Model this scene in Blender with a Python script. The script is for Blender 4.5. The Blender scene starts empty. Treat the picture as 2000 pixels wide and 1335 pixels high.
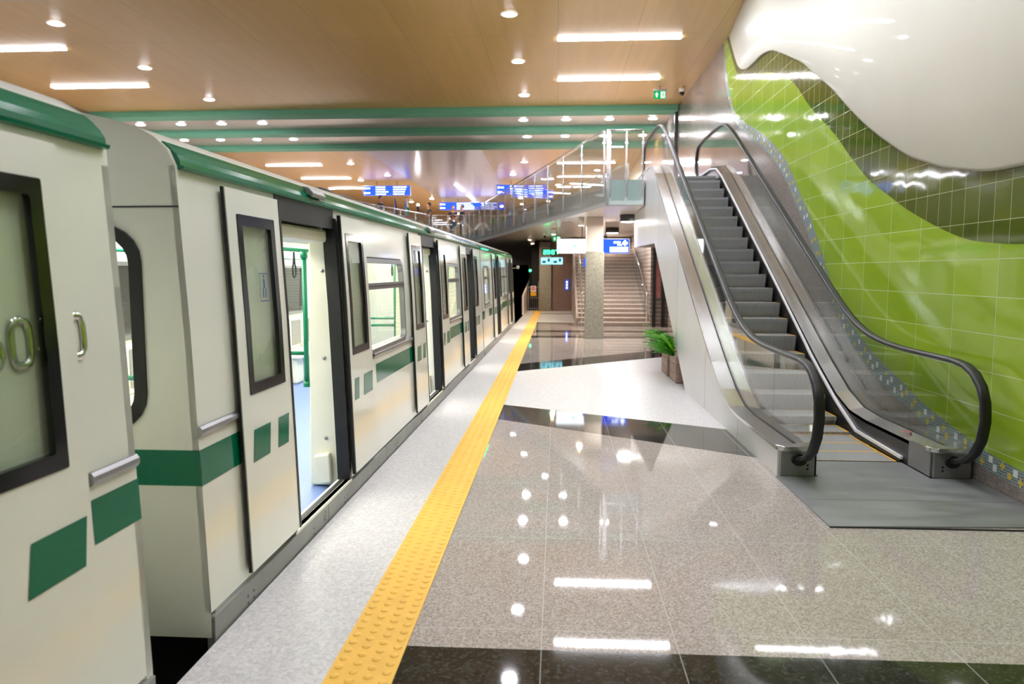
import bpy, bmesh, math, random
from mathutils import Vector, Matrix
from mathutils.geometry import tessellate_polygon
random.seed(7)
S = bpy.context.scene
COL = S.collection
R = math.radians

# ------------------------------------------------------------------ materials
def lin(c):
    return tuple(((v/255)/12.92 if v/255 <= .04045 else ((v/255+.055)/1.055)**2.4) for v in c)
def newmat(name):
    m = bpy.data.materials.new(name); m.use_nodes = True
    nt = m.node_tree; nt.nodes.clear()
    out = nt.nodes.new('ShaderNodeOutputMaterial')
    return m, nt, out
def N(nt, t, **kw):
    n = nt.nodes.new(t)
    for k, v in kw.items():
        if k in n.inputs: n.inputs[k].default_value = v
        else: setattr(n, k, v)
    return n
def LK(nt, a, b): nt.links.new(a, b)
def rgba(c): return (c[0], c[1], c[2], 1)
def coords(nt, sx=1, sy=1, sz=1):
    tc = N(nt, 'ShaderNodeTexCoord'); mp = N(nt, 'ShaderNodeMapping')
    mp.inputs['Scale'].default_value = (sx, sy, sz)
    LK(nt, tc.outputs['Object'], mp.inputs['Vector']); return mp.outputs['Vector']
def ramp(nt, fac, stops):
    r = N(nt, 'ShaderNodeValToRGB'); e = r.color_ramp.elements
    while len(e) < len(stops): e.new(.5)
    for i, (p, c) in enumerate(stops): e[i].position = p; e[i].color = rgba(c)
    LK(nt, fac, r.inputs['Fac']); return r.outputs['Color']
def pm(name, c, rough=.5, metal=0., coat=0., scale=6., amt=.04, stretch=(1, 1, 1), bump=0., raw=False, spec=.5, rvar=0.):
    """plain surface with a faint noise in its colour, gloss and relief"""
    m, nt, out = newmat(name); c = c if raw else lin(c)
    b = N(nt, 'ShaderNodeBsdfPrincipled', Metallic=metal, Roughness=rough)
    b.inputs['Coat Weight'].default_value = coat; b.inputs['Coat Roughness'].default_value = .05
    b.inputs['Specular IOR Level'].default_value = spec
    nz = N(nt, 'ShaderNodeTexNoise', Scale=scale, Detail=4.)
    LK(nt, coords(nt, *stretch), nz.inputs['Vector'])
    col = ramp(nt, nz.outputs['Fac'], [(.3, [v*(1-amt) for v in c]), (.7, [min(1, v*(1+amt)) for v in c])])
    LK(nt, col, b.inputs['Base Color'])
    if rvar:
        mr = N(nt, 'ShaderNodeMapRange'); mr.inputs['From Min'].default_value = .3; mr.inputs['From Max'].default_value = .7
        mr.inputs['To Min'].default_value = max(.01, rough-rvar); mr.inputs['To Max'].default_value = rough+rvar
        LK(nt, nz.outputs['Fac'], mr.inputs['Value']); LK(nt, mr.outputs['Result'], b.inputs['Roughness'])
    if bump:
        bp = N(nt, 'ShaderNodeBump', Strength=bump, Distance=.01)
        LK(nt, nz.outputs['Fac'], bp.inputs['Height']); LK(nt, bp.outputs['Normal'], b.inputs['Normal'])
    LK(nt, b.outputs['BSDF'], out.inputs['Surface']); return m
def em(name, c, s, raw=False):
    m, nt, out = newmat(name)
    e = N(nt, 'ShaderNodeEmission', Strength=s); e.inputs['Color'].default_value = rgba(c if raw else lin(c))
    LK(nt, e.outputs['Emission'], out.inputs['Surface']); return m
def glass(name, tint=(.93, .97, .95), gl=.06, rough=0.0, haze=0., hazec=(.5, .6, .5)):
    m, nt, out = newmat(name)
    t = N(nt, 'ShaderNodeBsdfTransparent'); t.inputs['Color'].default_value = rgba(tint)
    g = N(nt, 'ShaderNodeBsdfGlossy', Roughness=rough)
    mx = N(nt, 'ShaderNodeMixShader')
    lw = N(nt, 'ShaderNodeLayerWeight', Blend=.5); pw = N(nt, 'ShaderNodeMath', operation='POWER'); pw.inputs[1].default_value = 4.5
    fr = N(nt, 'ShaderNodeMath', operation='MULTIPLY_ADD'); fr.inputs[1].default_value = .9; fr.inputs[2].default_value = .04
    LK(nt, lw.outputs['Facing'], pw.inputs[0]); LK(nt, pw.outputs[0], fr.inputs[0])
    base = t.outputs['BSDF']
    if haze:
        d = N(nt, 'ShaderNodeBsdfDiffuse'); d.inputs['Color'].default_value = rgba(hazec)
        m2 = N(nt, 'ShaderNodeMixShader'); m2.inputs['Fac'].default_value = haze
        LK(nt, t.outputs['BSDF'], m2.inputs[1]); LK(nt, d.outputs['BSDF'], m2.inputs[2]); base = m2.outputs['Shader']
    LK(nt, fr.outputs[0], mx.inputs['Fac']); LK(nt, base, mx.inputs[1]); LK(nt, g.outputs['BSDF'], mx.inputs[2])
    LK(nt, mx.outputs['Shader'], out.inputs['Surface']); return m
def mixc(nt, fac, a, b):
    x = N(nt, 'ShaderNodeMix', data_type='RGBA')
    if isinstance(fac, (int, float)): x.inputs['Factor'].default_value = fac
    else: LK(nt, fac, x.inputs['Factor'])
    for k, v in ((6, a), (7, b)):
        if isinstance(v, tuple): x.inputs[k].default_value = rgba(v)
        else: LK(nt, v, x.inputs[k])
    return x.outputs[2]
def brick(nt, vec, w, h, mortar, c1, c2, cm, smooth=.1, offset=0.):
    b = N(nt, 'ShaderNodeTexBrick'); b.offset = offset; b.squash = 1; b.offset_frequency = 2
    b.inputs['Scale'].default_value = 1; b.inputs['Brick Width'].default_value = w; b.inputs['Row Height'].default_value = h
    b.inputs['Mortar Size'].default_value = mortar; b.inputs['Mortar Smooth'].default_value = smooth
    b.inputs['Color1'].default_value = rgba(c1); b.inputs['Color2'].default_value = rgba(c2); b.inputs['Mortar'].default_value = rgba(cm)
    LK(nt, vec, b.inputs['Vector']); return b
def yz(nt, oy=0., oz=0.):
    """(y, z) of the object as a flat texture vector, for surfaces facing along x"""
    tc = N(nt, 'ShaderNodeTexCoord'); s = N(nt, 'ShaderNodeSeparateXYZ'); c = N(nt, 'ShaderNodeCombineXYZ')
    LK(nt, tc.outputs['Object'], s.inputs[0])
    for k, i, o in (('Y', 'X', oy), ('Z', 'Y', oz)):
        a = N(nt, 'ShaderNodeMath', operation='ADD'); a.inputs[1].default_value = o
        LK(nt, s.outputs[k], a.inputs[0]); LK(nt, a.outputs[0], c.inputs[i])
    return c.outputs[0]
def stone(name, cols, scale, rough, joint=None, blot=.0, spec=.5, jw=.0025, jc=(.56, .54, .51), cast=None):
    """speckled stone; joint = (width, height) of the slabs"""
    m, nt, out = newmat(name)
    b = N(nt, 'ShaderNodeBsdfPrincipled', Roughness=rough); b.inputs['Specular IOR Level'].default_value = spec
    v = coords(nt)
    nz = N(nt, 'ShaderNodeTexNoise', Scale=scale, Detail=3., Roughness=.7); LK(nt, v, nz.inputs['Vector'])
    n = len(cols); col = ramp(nt, nz.outputs['Fac'], [(.33+.34*i/(n-1), lin(c)) for i, c in enumerate(cols)])
    vo = N(nt, 'ShaderNodeTexVoronoi', Scale=scale*.8); LK(nt, v, vo.inputs['Vector'])
    bw = N(nt, 'ShaderNodeRGBToBW'); LK(nt, vo.outputs['Color'], bw.inputs[0])
    col = mixc(nt, .35, col, ramp(nt, bw.outputs[0], [(0.2, lin(cols[0])), (.5, lin(cols[len(cols)//2])), (.8, lin(cols[-1]))]))
    if blot:
        n2 = N(nt, 'ShaderNodeTexNoise', Scale=.9, Detail=3.); LK(nt, v, n2.inputs['Vector'])
        f = N(nt, 'ShaderNodeMapRange'); f.inputs['From Min'].default_value = .45; f.inputs['From Max'].default_value = .75
        f.inputs['To Max'].default_value = blot; LK(nt, n2.outputs['Fac'], f.inputs['Value'])
        col = mixc(nt, f.outputs['Result'], col, cast or lin((120, 105, 80)))
    if joint:
        mp = N(nt, 'ShaderNodeMapping'); mp.inputs['Location'].default_value = (.06, .3, 0); LK(nt, v, mp.inputs['Vector'])
        bk = brick(nt, mp.outputs['Vector'], joint[0], joint[1], jw, (0, 0, 0), (0, 0, 0), (1, 1, 1))
        col = mixc(nt, bk.outputs['Fac'], col, jc)
    LK(nt, col, b.inputs['Base Color'])
    LK(nt, b.outputs['BSDF'], out.inputs['Surface']); return m
def tiles(name, c1, c2, cm, w, h, oy, oz, mortar=.004, rough=.06, wob=.12):
    m, nt, out = newmat(name)
    b = N(nt, 'ShaderNodeBsdfPrincipled', Roughness=rough)
    v = yz(nt, oy, oz); bk = brick(nt, v, w, h, mortar, lin(c1), lin(c2), lin(cm))
    LK(nt, bk.outputs['Color'], b.inputs['Base Color'])
    mr = N(nt, 'ShaderNodeMapRange'); mr.inputs['To Min'].default_value = rough; mr.inputs['To Max'].default_value = .5
    LK(nt, bk.outputs['Fac'], mr.inputs['Value']); LK(nt, mr.outputs['Result'], b.inputs['Roughness'])
    nz = N(nt, 'ShaderNodeTexNoise', Scale=3., Detail=1.); LK(nt, v, nz.inputs['Vector'])
    ad = N(nt, 'ShaderNodeMath', operation='MULTIPLY_ADD'); ad.inputs[1].default_value = -.25
    LK(nt, bk.outputs['Fac'], ad.inputs[0]); LK(nt, nz.outputs['Fac'], ad.inputs[2])
    bp = N(nt, 'ShaderNodeBump', Strength=wob, Distance=.02); LK(nt, ad.outputs[0], bp.inputs['Height'])
    LK(nt, bp.outputs['Normal'], b.inputs['Normal'])
    LK(nt, b.outputs['BSDF'], out.inputs['Surface']); return m
def panels(name, c1, c2, w, h, rough, metal, joint=(60, 45, 30), jw=.004, coat=0., streak=.0):
    """metal ceiling panels seen from below (x, y)"""
    m, nt, out = newmat(name)
    b = N(nt, 'ShaderNodeBsdfPrincipled', Roughness=rough, Metallic=metal); b.inputs['Coat Weight'].default_value = coat
    b.inputs['Coat Roughness'].default_value = .2
    v = coords(nt); bk = brick(nt, v, w, h, jw, lin(c1), lin(c2), lin(joint))
    nz = N(nt, 'ShaderNodeTexNoise', Scale=1.2, Detail=3.); LK(nt, coords(nt, 6, .35, 1), nz.inputs['Vector'])
    col = mixc(nt, nz.outputs['Fac'], bk.outputs['Color'], lin([c*.88 for c in c1]))
    LK(nt, col, b.inputs['Base Color'])
    bp = N(nt, 'ShaderNodeBump', Strength=.1, Distance=.02); LK(nt, nz.outputs['Fac'], bp.inputs['Height'])
    LK(nt, bp.outputs['Normal'], b.inputs['Normal'])
    LK(nt, b.outputs['BSDF'], out.inputs['Surface']); return m

M = {}
M['cream'] = pm('cream_paint', (234, 235, 223), .2, coat=.4, amt=.03, scale=1.5)
M['cream_in'] = pm('cream_plastic', (236, 234, 214), .4, amt=.02)
M['green'] = pm('green_paint', (0, 108, 74), .12, coat=.0, spec=.4, amt=.05, scale=3)
M['green_rail'] = pm('green_enamel', (0, 140, 95), .3, coat=.3)
M['skirt'] = pm('grey_skirt_paint', (142, 143, 136), .45, metal=.2, amt=.08, scale=4)
M['black'] = pm('black_rubber', (16, 16, 17), .42)
M['black_gloss'] = pm('black_gloss', (12, 12, 13), .12)
M['dark'] = pm('underframe_black', (10, 10, 10), .9)
M['alu'] = pm('aluminium', (150, 150, 152), .3, metal=.8, amt=.06)
M['steel'] = pm('brushed_steel', (212, 210, 209), .2, metal=.9, scale=2, amt=.03)
M['steel_dark'] = pm('dark_steel', (105, 103, 102), .3, metal=.9, scale=4, amt=.08)
M['skirt_dark'] = pm('dark_skirt_steel', (70, 69, 69), .3, metal=.6, amt=.05)
M['newel'] = pm('newel_steel', (150, 149, 147), .3, metal=.75, amt=.05)
M['clad'] = pm('cladding_steel', (230, 230, 231), .36, metal=.3, scale=1.2, amt=.03)
M['chrome'] = pm('chrome', (215, 215, 215), .08, metal=1., amt=.01)
M['blue_floor'] = pm('blue_lino', (110, 135, 190), .4, scale=60, amt=.12)
M['seat'] = pm('grey_fabric', (150, 148, 140), .8, scale=90, amt=.2)
M['roofw'] = pm('white_roof_paint', (222, 221, 206), .3, coat=.3)
M['yellow'] = pm('yellow_tactile', (240, 188, 74), .5, amt=.06, scale=8)
M['yellow_line'] = pm('yellow_line', (235, 175, 20), .5)
M['glass_clear'] = glass('clear_glass', (.96, .98, .97))
M['glass_rail'] = glass('railing_glass', (.90, .94, .93), haze=.08, hazec=(.6, .65, .64))
M['glass_train'] = glass('train_glass', (.88, .92, .86), haze=.06, hazec=(.55, .62, .5))
M['glass_dark'] = glass('tinted_door_glass', (.80, .86, .77), haze=.05, hazec=(.45, .5, .42))
M['frost'] = pm('frosted_glass', (212, 226, 224), .25, amt=.02)
M['white'] = pm('white_paint', (235, 233, 230), .4, amt=.02)
M['shaft'] = pm('cream_shaft_paint', (196, 184, 172), .5)
M['grey'] = pm('grey_paint', (120, 120, 120), .45)
M['lightgrey'] = pm('light_grey_metal', (186, 188, 188), .35, metal=.25, amt=.02)
M['darkgrey'] = pm('dark_grey', (48, 48, 50), .5)
M['granite'] = stone('polished_granite', [(128, 116, 108), (176, 166, 158), (212, 205, 200)], 110, .03, (.6, 1.2), blot=.18)
M['terrazzo'] = stone('white_terrazzo', [(184, 180, 178), (206, 203, 201), (228, 226, 225)], 55, .35, None)
M['blackstone'] = stone('black_granite', [(22, 23, 23), (38, 39, 38), (72, 74, 70)], 45, .05, (.6, 1.2), jw=.0025, jc=(.3, .3, .29))
M['wall_granite'] = stone('wall_granite', [(108, 96, 90), (138, 126, 119), (164, 154, 147)], 60, .15, None, blot=.3)
M['pillar_granite'] = stone('pillar_granite', [(105, 100, 88), (142, 138, 124), (175, 170, 158)], 55, .2, None)
M['brown_granite'] = stone('brown_granite', [(110, 88, 80), (130, 106, 96), (152, 128, 118)], 40, .15, None)
M['stair_granite'] = stone('stair_granite', [(118, 104, 96), (140, 126, 118), (168, 155, 148)], 50, .3, None)
M['nosing'] = pm('pale_nosing', (192, 180, 170), .35)
M['lime'] = tiles('lime_tile', (148, 176, 48), (136, 166, 40), (190, 204, 150), .62, .29, .35, 0.28, mortar=.0028)
M['olive'] = tiles('olive_tile', (84, 96, 22), (70, 84, 18), (176, 184, 140), .21, .29, .14, 0.28, mortar=.0022)
M['mosaic'] = tiles('mosaic', (82, 102, 104), (104, 124, 122), (150, 160, 158), .022, .022, 0, 0, mortar=.003, rough=.2, wob=.02)
M['mosaic_white'] = pm('mosaic_white', (225, 228, 222), .25)
M['mosaic_gold'] = pm('mosaic_gold', (205, 185, 70), .25)
M['relief'] = pm('cream_relief_paint', (194, 190, 172), .42, coat=.05, scale=1.5, amt=.02)
M['orange'] = panels('orange_panels', (226, 183, 112), (220, 177, 106), 1.5, 3.0, .34, .1, coat=.22)
M['silver'] = panels('silver_panels', (214, 198, 188), (208, 192, 182), 1.5, 3.0, .28, .2, coat=.35, joint=(120, 110, 105))
M['beam'] = pm('green_beam_paint', (108, 178, 148), .6, scale=30, amt=.12)
M['soffit'] = pm('soffit_paint', (238, 226, 216), .3, coat=.3, amt=.02)
M['brickwall'] = None
M['wood'] = pm('planter_wood', (156, 128, 116), .55, scale=3, stretch=(8, 1, 8), amt=.22)
M['wood_red'] = pm('planter_wood_end', (92, 48, 36), .5, scale=3, amt=.2)
M['leaf'] = pm('fern_leaf', (76, 160, 28), .4, scale=22, amt=.55)
M['leaf2'] = pm('bright_leaf', (120, 190, 30), .4, scale=5, amt=.25)
M['pebble'] = pm('white_pebbles', (225, 224, 218), .5, scale=50, amt=.1)
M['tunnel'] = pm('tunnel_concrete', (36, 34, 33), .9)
M['lamp'] = em('lamp_white', (244, 246, 255), 66)
M['lamp_dl'] = em('downlight_white', (248, 247, 255), 120)
M['lamp_warm'] = em('spot_warm', (255, 230, 200), 900)
M['lamp_train'] = em('train_lamp', (255, 252, 240), 12)
M['lamp_drum'] = em('drum_lamp_white', (255, 250, 244), 260)
M['led_green'] = em('led_green', (60, 255, 150), 5)
M['scr'] = em('screen_cyan', (150, 225, 240), 1.6)
M['scr_dark'] = em('screen_dark', (40, 95, 120), 1.0)
M['sign_blue'] = em('sign_blue', (40, 80, 235), 1.7)
M['sign_white'] = em('sign_white', (240, 250, 255), 3.2)
M['sign_red'] = pm('sign_red', (205, 50, 40), .4)
M['exit_green'] = em('exit_green', (20, 170, 90), .9)
M['exit_white'] = em('exit_white', (240, 255, 245), 1.2)
def brickwall():
    m, nt, out = newmat('stone_coursing')
    b = N(nt, 'ShaderNodeBsdfPrincipled', Roughness=.4)
    bk = brick(nt, yz(nt), .6, .125, .012, lin((128, 112, 104)), lin((104, 90, 84)), lin((178, 164, 156)))
    LK(nt, bk.outputs['Color'], b.inputs['Base Color']); LK(nt, b.outputs['BSDF'], out.inputs['Surface']); return m
M['brickwall'] = brickwall()
def stepmat():
    """grooved grey step metal: the grooves run across x"""
    m, nt, out = newmat('escalator_step_metal')
    b = N(nt, 'ShaderNodeBsdfPrincipled', Roughness=.45, Metallic=.35)
    w = N(nt, 'ShaderNodeTexWave', Scale=18., wave_type='BANDS', bands_direction='X'); LK(nt, coords(nt), w.inputs['Vector'])
    LK(nt, ramp(nt, w.outputs['Fac'], [(.2, lin((110, 112, 114))), (.6, lin((178, 180, 181)))]), b.inputs['Base Color'])
    bp = N(nt, 'ShaderNodeBump', Strength=.6, Distance=.006); LK(nt, w.outputs['Fac'], bp.inputs['Height']); LK(nt, bp.outputs['Normal'], b.inputs['Normal'])
    LK(nt, b.outputs['BSDF'], out.inputs['Surface']); return m
M['step'] = stepmat()
M['plate'] = pm('landing_plate', (150, 152, 152), .42, metal=.6, scale=2.5, stretch=(1, 3, 1), amt=.1, rvar=.08)

# ------------------------------------------------------------------ mesh helpers
ORG = {}
class MB:
    def __init__(s): s.v = []; s.f = []; s.m = []; s.sm = []
    def add(s, vs, fs, mi=0, smooth=False):
        o = len(s.v); s.v += [tuple(p) for p in vs]
        for f in fs: s.f.append([i+o for i in f]); s.m.append(mi); s.sm.append(smooth)
        return s
    def box(s, x0, x1, y0, y1, z0, z1, mi=0):
        v = [(x, y, z) for z in (z0, z1) for y in (y0, y1) for x in (x0, x1)]
        return s.add(v, [(0, 2, 3, 1), (4, 5, 7, 6), (0, 1, 5, 4), (2, 6, 7, 3), (0, 4, 6, 2), (1, 3, 7, 5)], mi)
    def quad(s, a, b, c, d, mi=0): return s.add([a, b, c, d], [(0, 1, 2, 3)], mi)
    def prism(s, pts, axis, a0, a1, mi=0, smooth=False):
        """outline pts in the two other axes, extruded along axis"""
        def P(p, a):
            return {'x': (a, p[0], p[1]), 'y': (p[0], a, p[1]), 'z': (p[0], p[1], a)}[axis]
        n = len(pts); tri = tessellate_polygon([[Vector((p[0], p[1], 0)) for p in pts]])
        s.add([P(p, a0) for p in pts]+[P(p, a1) for p in pts],
              [tuple(t) for t in tri]+[tuple(i+n for i in reversed(t)) for t in tri], mi)
        return s.add([P(p, a0) for p in pts]+[P(p, a1) for p in pts],
                     [(i, (i+1) % n, n+(i+1) % n, n+i) for i in range(n)], mi, smooth)
    def sweep(s, path, sec, mi=0, closed=False, smooth=True, ref=None, cap=True):
        """sec: 2D outline; ref: fixed 'sideways' vector"""
        P = [Vector(p) for p in path]; n = len(P); k = len(sec); rings = []
        for i in range(n):
            if closed: t = P[(i+1) % n]-P[i-1]
            else: t = P[min(i+1, n-1)]-P[max(i-1, 0)]
            t.normalize()
            r = Vector(ref) if ref else (Vector((0, 0, 1)) if abs(t.z) < .9 else Vector((1, 0, 0)))
            u = r - t*r.dot(t); u.normalize(); w = t.cross(u)
            rings += [P[i]+u*a+w*b for a, b in sec]
        fs = []
        for i in range(n if closed else n-1):
            j = (i+1) % n
            for q in range(k): fs.append((i*k+q, i*k+(q+1) % k, j*k+(q+1) % k, j*k+q))
        s.add(rings, fs, mi, smooth)
        if cap and not closed:
            s.add(rings[:k], [tuple(reversed(range(k)))], mi); s.add(rings[-k:], [tuple(range(k))], mi)
        return s
    def tube(s, path, r, n=8, mi=0, closed=False, ref=None):
        return s.sweep(path, [(r*math.cos(2*math.pi*i/n), r*math.sin(2*math.pi*i/n)) for i in range(n)], mi, closed, True, ref)
    def lathe(s, prof, c, n=20, mi=0, smooth=True):
        vs = []; fs = []; k = len(prof)
        for i in range(n):
            a = 2*math.pi*i/n
            vs += [(c[0]+r*math.cos(a), c[1]+r*math.sin(a), c[2]+z) for r, z in prof]
        for i in range(n):
            j = (i+1) % n
            for q in range(k-1): fs.append((i*k+q, j*k+q, j*k+q+1, i*k+q+1))
        return s.add(vs, fs, mi, smooth)
    def build(s, name, mats, parent=None, loc=None, local=False, bevel=0.):
        if not isinstance(mats, (list, tuple)): mats = [mats]
        me = bpy.data.meshes.new(name); o = bpy.data.objects.new(name, me); COL.objects.link(o)
        off = Vector((0, 0, 0))
        if parent is not None:
            o.parent = parent; ORG[o.name] = ORG[parent.name]
            if not local: off = ORG[parent.name]
        elif loc: off = Vector(loc); o.location = off; ORG[o.name] = off
        else: ORG[o.name] = off
        me.from_pydata([tuple(Vector(p)-off) for p in s.v], [], s.f)
        for m in mats: me.materials.append(m)
        me.polygons.foreach_set('material_index', s.m); me.polygons.foreach_set('use_smooth', s.sm)
        bm = bmesh.new(); bm.from_mesh(me); bmesh.ops.remove_doubles(bm, verts=bm.verts, dist=1e-5)
        bmesh.ops.recalc_face_normals(bm, faces=bm.faces); bm.to_mesh(me); bm.free(); me.update()
        if bevel:
            b = o.modifiers.new('Bevel', 'BEVEL'); b.width = bevel; b.segments = 2; b.limit_method = 'ANGLE'
        return o
def tag(o, label=None, cat=None, group=None, kind=None):
    for k, v in (('label', label), ('category', cat), ('group', group), ('kind', kind)):
        if v: o[k] = v
    return o
def thing(name, loc, label, cat, group=None, rz=0.):
    o = bpy.data.objects.new(name, None); COL.objects.link(o); o.location = loc; o.rotation_euler = (0, 0, rz)
    o.empty_display_size = .1
    ORG[o.name] = Vector(loc); return tag(o, label, cat, group)
def copy_tree(o, kids, loc, label, group=None):
    c = o.copy(); COL.objects.link(c); c.location = loc; c['label'] = label
    if group: c['group'] = group
    for k in kids:
        d = k.copy(); d.parent = c; COL.objects.link(d)
    return c
def lerp(x, xs, ys):
    if x <= xs[0]: return ys[0]
    for i in range(1, len(xs)):
        if x <= xs[i]: return ys[i-1]+(ys[i]-ys[i-1])*(x-xs[i-1])/(xs[i]-xs[i-1])
    return ys[-1]
ORD = ['first', 'second', 'third', 'fourth', 'fifth', 'sixth', 'seventh', 'eighth', 'ninth', 'tenth']

# ------------------------------------------------------------------ dimensions
WX = 3.33            # face of the tiled wall
CX = -5.1            # middle of the station
LX = 2*CX-WX         # opposite wall
ZC = 6.25            # ceiling
ZF, ZS = 3.5, 3.0    # concourse floor and its underside
Y0, Y1 = -12., 62.
edge = lambda y: -1.545+.009*y      # platform edge

# ------------------------------------------------------------------ floors
f = MB()
TX0, TX1 = -.935, -.655
ys = [Y0, 0, 10, 20, 32.5]
for a, b in zip(ys, ys[1:]):
    f.quad((edge(a), a, 0), (TX0, a, 0), (TX0, b, 0), (edge(b), b, 0), 0)
lines = [  # (y at the tactile strip, y at the wall, material of the zone behind this line)
    (Y0, Y0, 1), (2.3, 2.3, 2), (3.12, 3.12, 1), (8.41, 5.62, 2), (9.3, 7.0, 0), (12.05, 15.6, 2), (13.05, 16.9, 1),
    (18.7, 18.7, 2), (19.25, 19.25, 1), (20.5, 20.5, 2), (21.05, 21.05, 1), (24.2, 23.2, 2), (24.6, 23.6, 0), (29.5, 29.0, 2), (29.8, 29.6, 0), (32.5, 32.5, 0)]
for (a0, a1, m), (b0, b1, _) in zip(lines, lines[1:]):
    f.quad((TX0, a0, 0), (WX, a1, 0), (WX, b1, 0), (TX0, b0, 0), m)
# edge face and thickness
for a, b in zip(ys, ys[1:]):
    f.quad((edge(a), a, -1.3), (edge(a), a, 0), (edge(b), b, 0), (edge(b), b, -1.3), 0)
fl = tag(f.build('floor', [M['terrazzo'], M['granite'], M['blackstone']]), 'granite platform floor with black bands', None, kind='structure')
tb = MB().box(2*CX+1.5, -1.2, Y0, Y1, -1.35, -1.3)
tag(tb.build('floor_trackbed', M['dark']), kind='structure')
tag(MB().box(LX, 2*CX+1.55, Y0, 32, -1.3, 0).build('floor_opposite', M['terrazzo']), kind='structure')

# tactile strip with truncated domes
t = MB().box(TX0, TX1, Y0, 31.8, .0005, .006)
y = 1.9
while y < 14:
    for k in range(4):
        cx = TX0+.035+k*.07
        n = 8 if y < 7 else 6
        t.lathe([(.021, .006), (.018, .0095), (.011, .0115), (0.0005, .0118)], (cx, y+(.0 if k % 2 else .035), 0), n)
    y += .07
while y < 31.7:
    for k in range(4):
        cx = TX0+.035+k*.07
        t.lathe([(.021, .006), (.012, .0115), (0.0005, .0118)], (cx, y, 0), 5)
    y += .14
tag(t.build('tactile_paving_strip', M['yellow'], loc=(TX0, 2, 0)), 'yellow tactile paving strip with raised domes along the platform edge', 'tactile paving')

# ------------------------------------------------------------------ ceiling
c = MB()
def cq(x0, x1, a, b, mi): c.quad((x0, a, ZC), (x0, b, ZC), (x1, b, ZC), (x1, a, ZC), mi)
cq(LX, WX, Y0, 12.6, 1); cq(LX, WX, 12.6, 21.2, 0); cq(LX, WX, 21.2, 27.6, 1)
cq(LX, -7.4, 27.6, Y1, 0); cq(-7.4, -2.9, 27.6, Y1, 1); cq(-2.9, WX, 27.6, Y1, 0)
c.box(LX, WX, Y0, Y1, ZC+.01, ZC+.2, 1)
tag(c.build('ceiling', [M['orange'], M['silver']]), 'glossy orange ceiling panels', kind='structure')
for i, yb in enumerate((21.2, 24.05, 26.95)):
    b = MB().box(LX, WX-.02, yb, yb+.6, ZC-.16, ZC-.002)
    tag(b.build('trim_%d' % (i+1), M['beam'], loc=(0, yb, ZC)), 'green ceiling beam', kind='structure')

# ------------------------------------------------------------------ tiled wall
C1 = [(15.75, 6.3), (15.5, 5.49), (14.98, 4.86), (14.41, 4.39), (13.22, 3.92), (12.28, 3.55), (11.57, 3.19), (11.12, 2.89), (10.80, 2.62), (10.41, 2.33), (9.44, 1.46), (9.09, 1.19), (8.71, .90), (8.31, .71), (7.94, .57), (7.57, .46), (7.15, .37), (6.78, .26), (6.17, .16), (5.86, .13), (5.38, .10), (4.0, .08), (Y0, .08)]
C2 = [(15.7, 6.3), (15.38, 5.6), (14.70, 4.76), (14.01, 4.40), (12.83, 3.98), (11.94, 3.62), (11.37, 3.33), (10.94, 3.03), (10.54, 2.70), (10.16, 2.41), (9.27, 1.52), (8.79, 1.16), (8.22, .89), (7.87, .76), (7.33, .60), (6.87, .46), (6.49, .38), (6.24, .33), (5.88, .27), (5.40, .23), (4.0, .2), (Y0, .2)]
C3 = [(15.45, 6.3), (14.96, 5.77), (14.44, 5.32), (13.79, 5.08), (12.68, 4.88), (11.73, 4.62), (11.30, 4.45), (10.89, 4.23), (10.33, 3.85), (9.82, 3.56), (9.29, 3.26), (8.81, 2.94), (8.31, 2.64), (7.83, 2.43), (7.45, 2.27), (7.06, 2.13), (6.68, 2.01), (6.33, 1.92), (6.03, 1.88), (5.56, 1.85), (4.0, 1.9), (Y0, 2.1)]
C4 = [(15.28, 6.3), (14.83, 5.85), (14.37, 5.45), (13.88, 5.25), (13.23, 5.18), (12.71, 5.17), (12.11, 5.07), (11.55, 4.87), (11.03, 4.66), (10.56, 4.46), (10.04, 4.18), (9.42, 3.85), (8.87, 3.51), (8.44, 3.26), (8.05, 3.06), (7.69, 2.89), (7.32, 2.73), (7.00, 2.63), (6.73, 2.55), (6.39, 2.48), (6.09, 2.43), (5.81, 2.41), (5.4, 2.42), (4.0, 2.7), (Y0, 2.9)]
def curve(pts):
    xs = [p[0] for p in reversed(pts)]; zs = [p[1] for p in reversed(pts)]
    def g(y):        # monotone-ish smooth interpolation (Catmull-Rom on z)
        if y <= xs[0]: return zs[0]
        if y >= xs[-1]: return ZC
        i = max(k for k in range(len(xs)-1) if xs[k] <= y)
        h = xs[i+1]-xs[i]; u = (y-xs[i])/h
        d = lambda k: (zs[min(k+1, len(xs)-1)]-zs[max(k-1, 0)])/(xs[min(k+1, len(xs)-1)]-xs[max(k-1, 0)])
        m0, m1 = d(i)*h, d(i+1)*h
        z = (2*u**3-3*u*u+1)*zs[i]+(u**3-2*u*u+u)*m0+(-2*u**3+3*u*u)*zs[i+1]+(u**3-u*u)*m1
        return min(ZC, max(0, z))
    return g
G1, G2, G3, G4 = map(curve, (C1, C2, C3, C4))
def levels(y):
    a = G1(y); b = max(a, G2(y)); cc = max(b, G3(y)); d = max(cc, G4(y)); return [0, a, b, cc, d, ZC]
w = MB()
ysamp = [Y0, 0, 3, 4]+[4+.08*i for i in range(1, 151)]+[18, 21.4]
ysamp = sorted(set(ysamp))
for a, b in zip(ysamp, ysamp[1:]):
    la, lb = levels(a), levels(b)
    for k in range(5):
        if la[k+1]-la[k] > 1e-4 or lb[k+1]-lb[k] > 1e-4:
            w.quad((WX, a, la[k]), (WX, b, lb[k]), (WX, b, lb[k+1]), (WX, a, la[k+1]), k)
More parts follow.
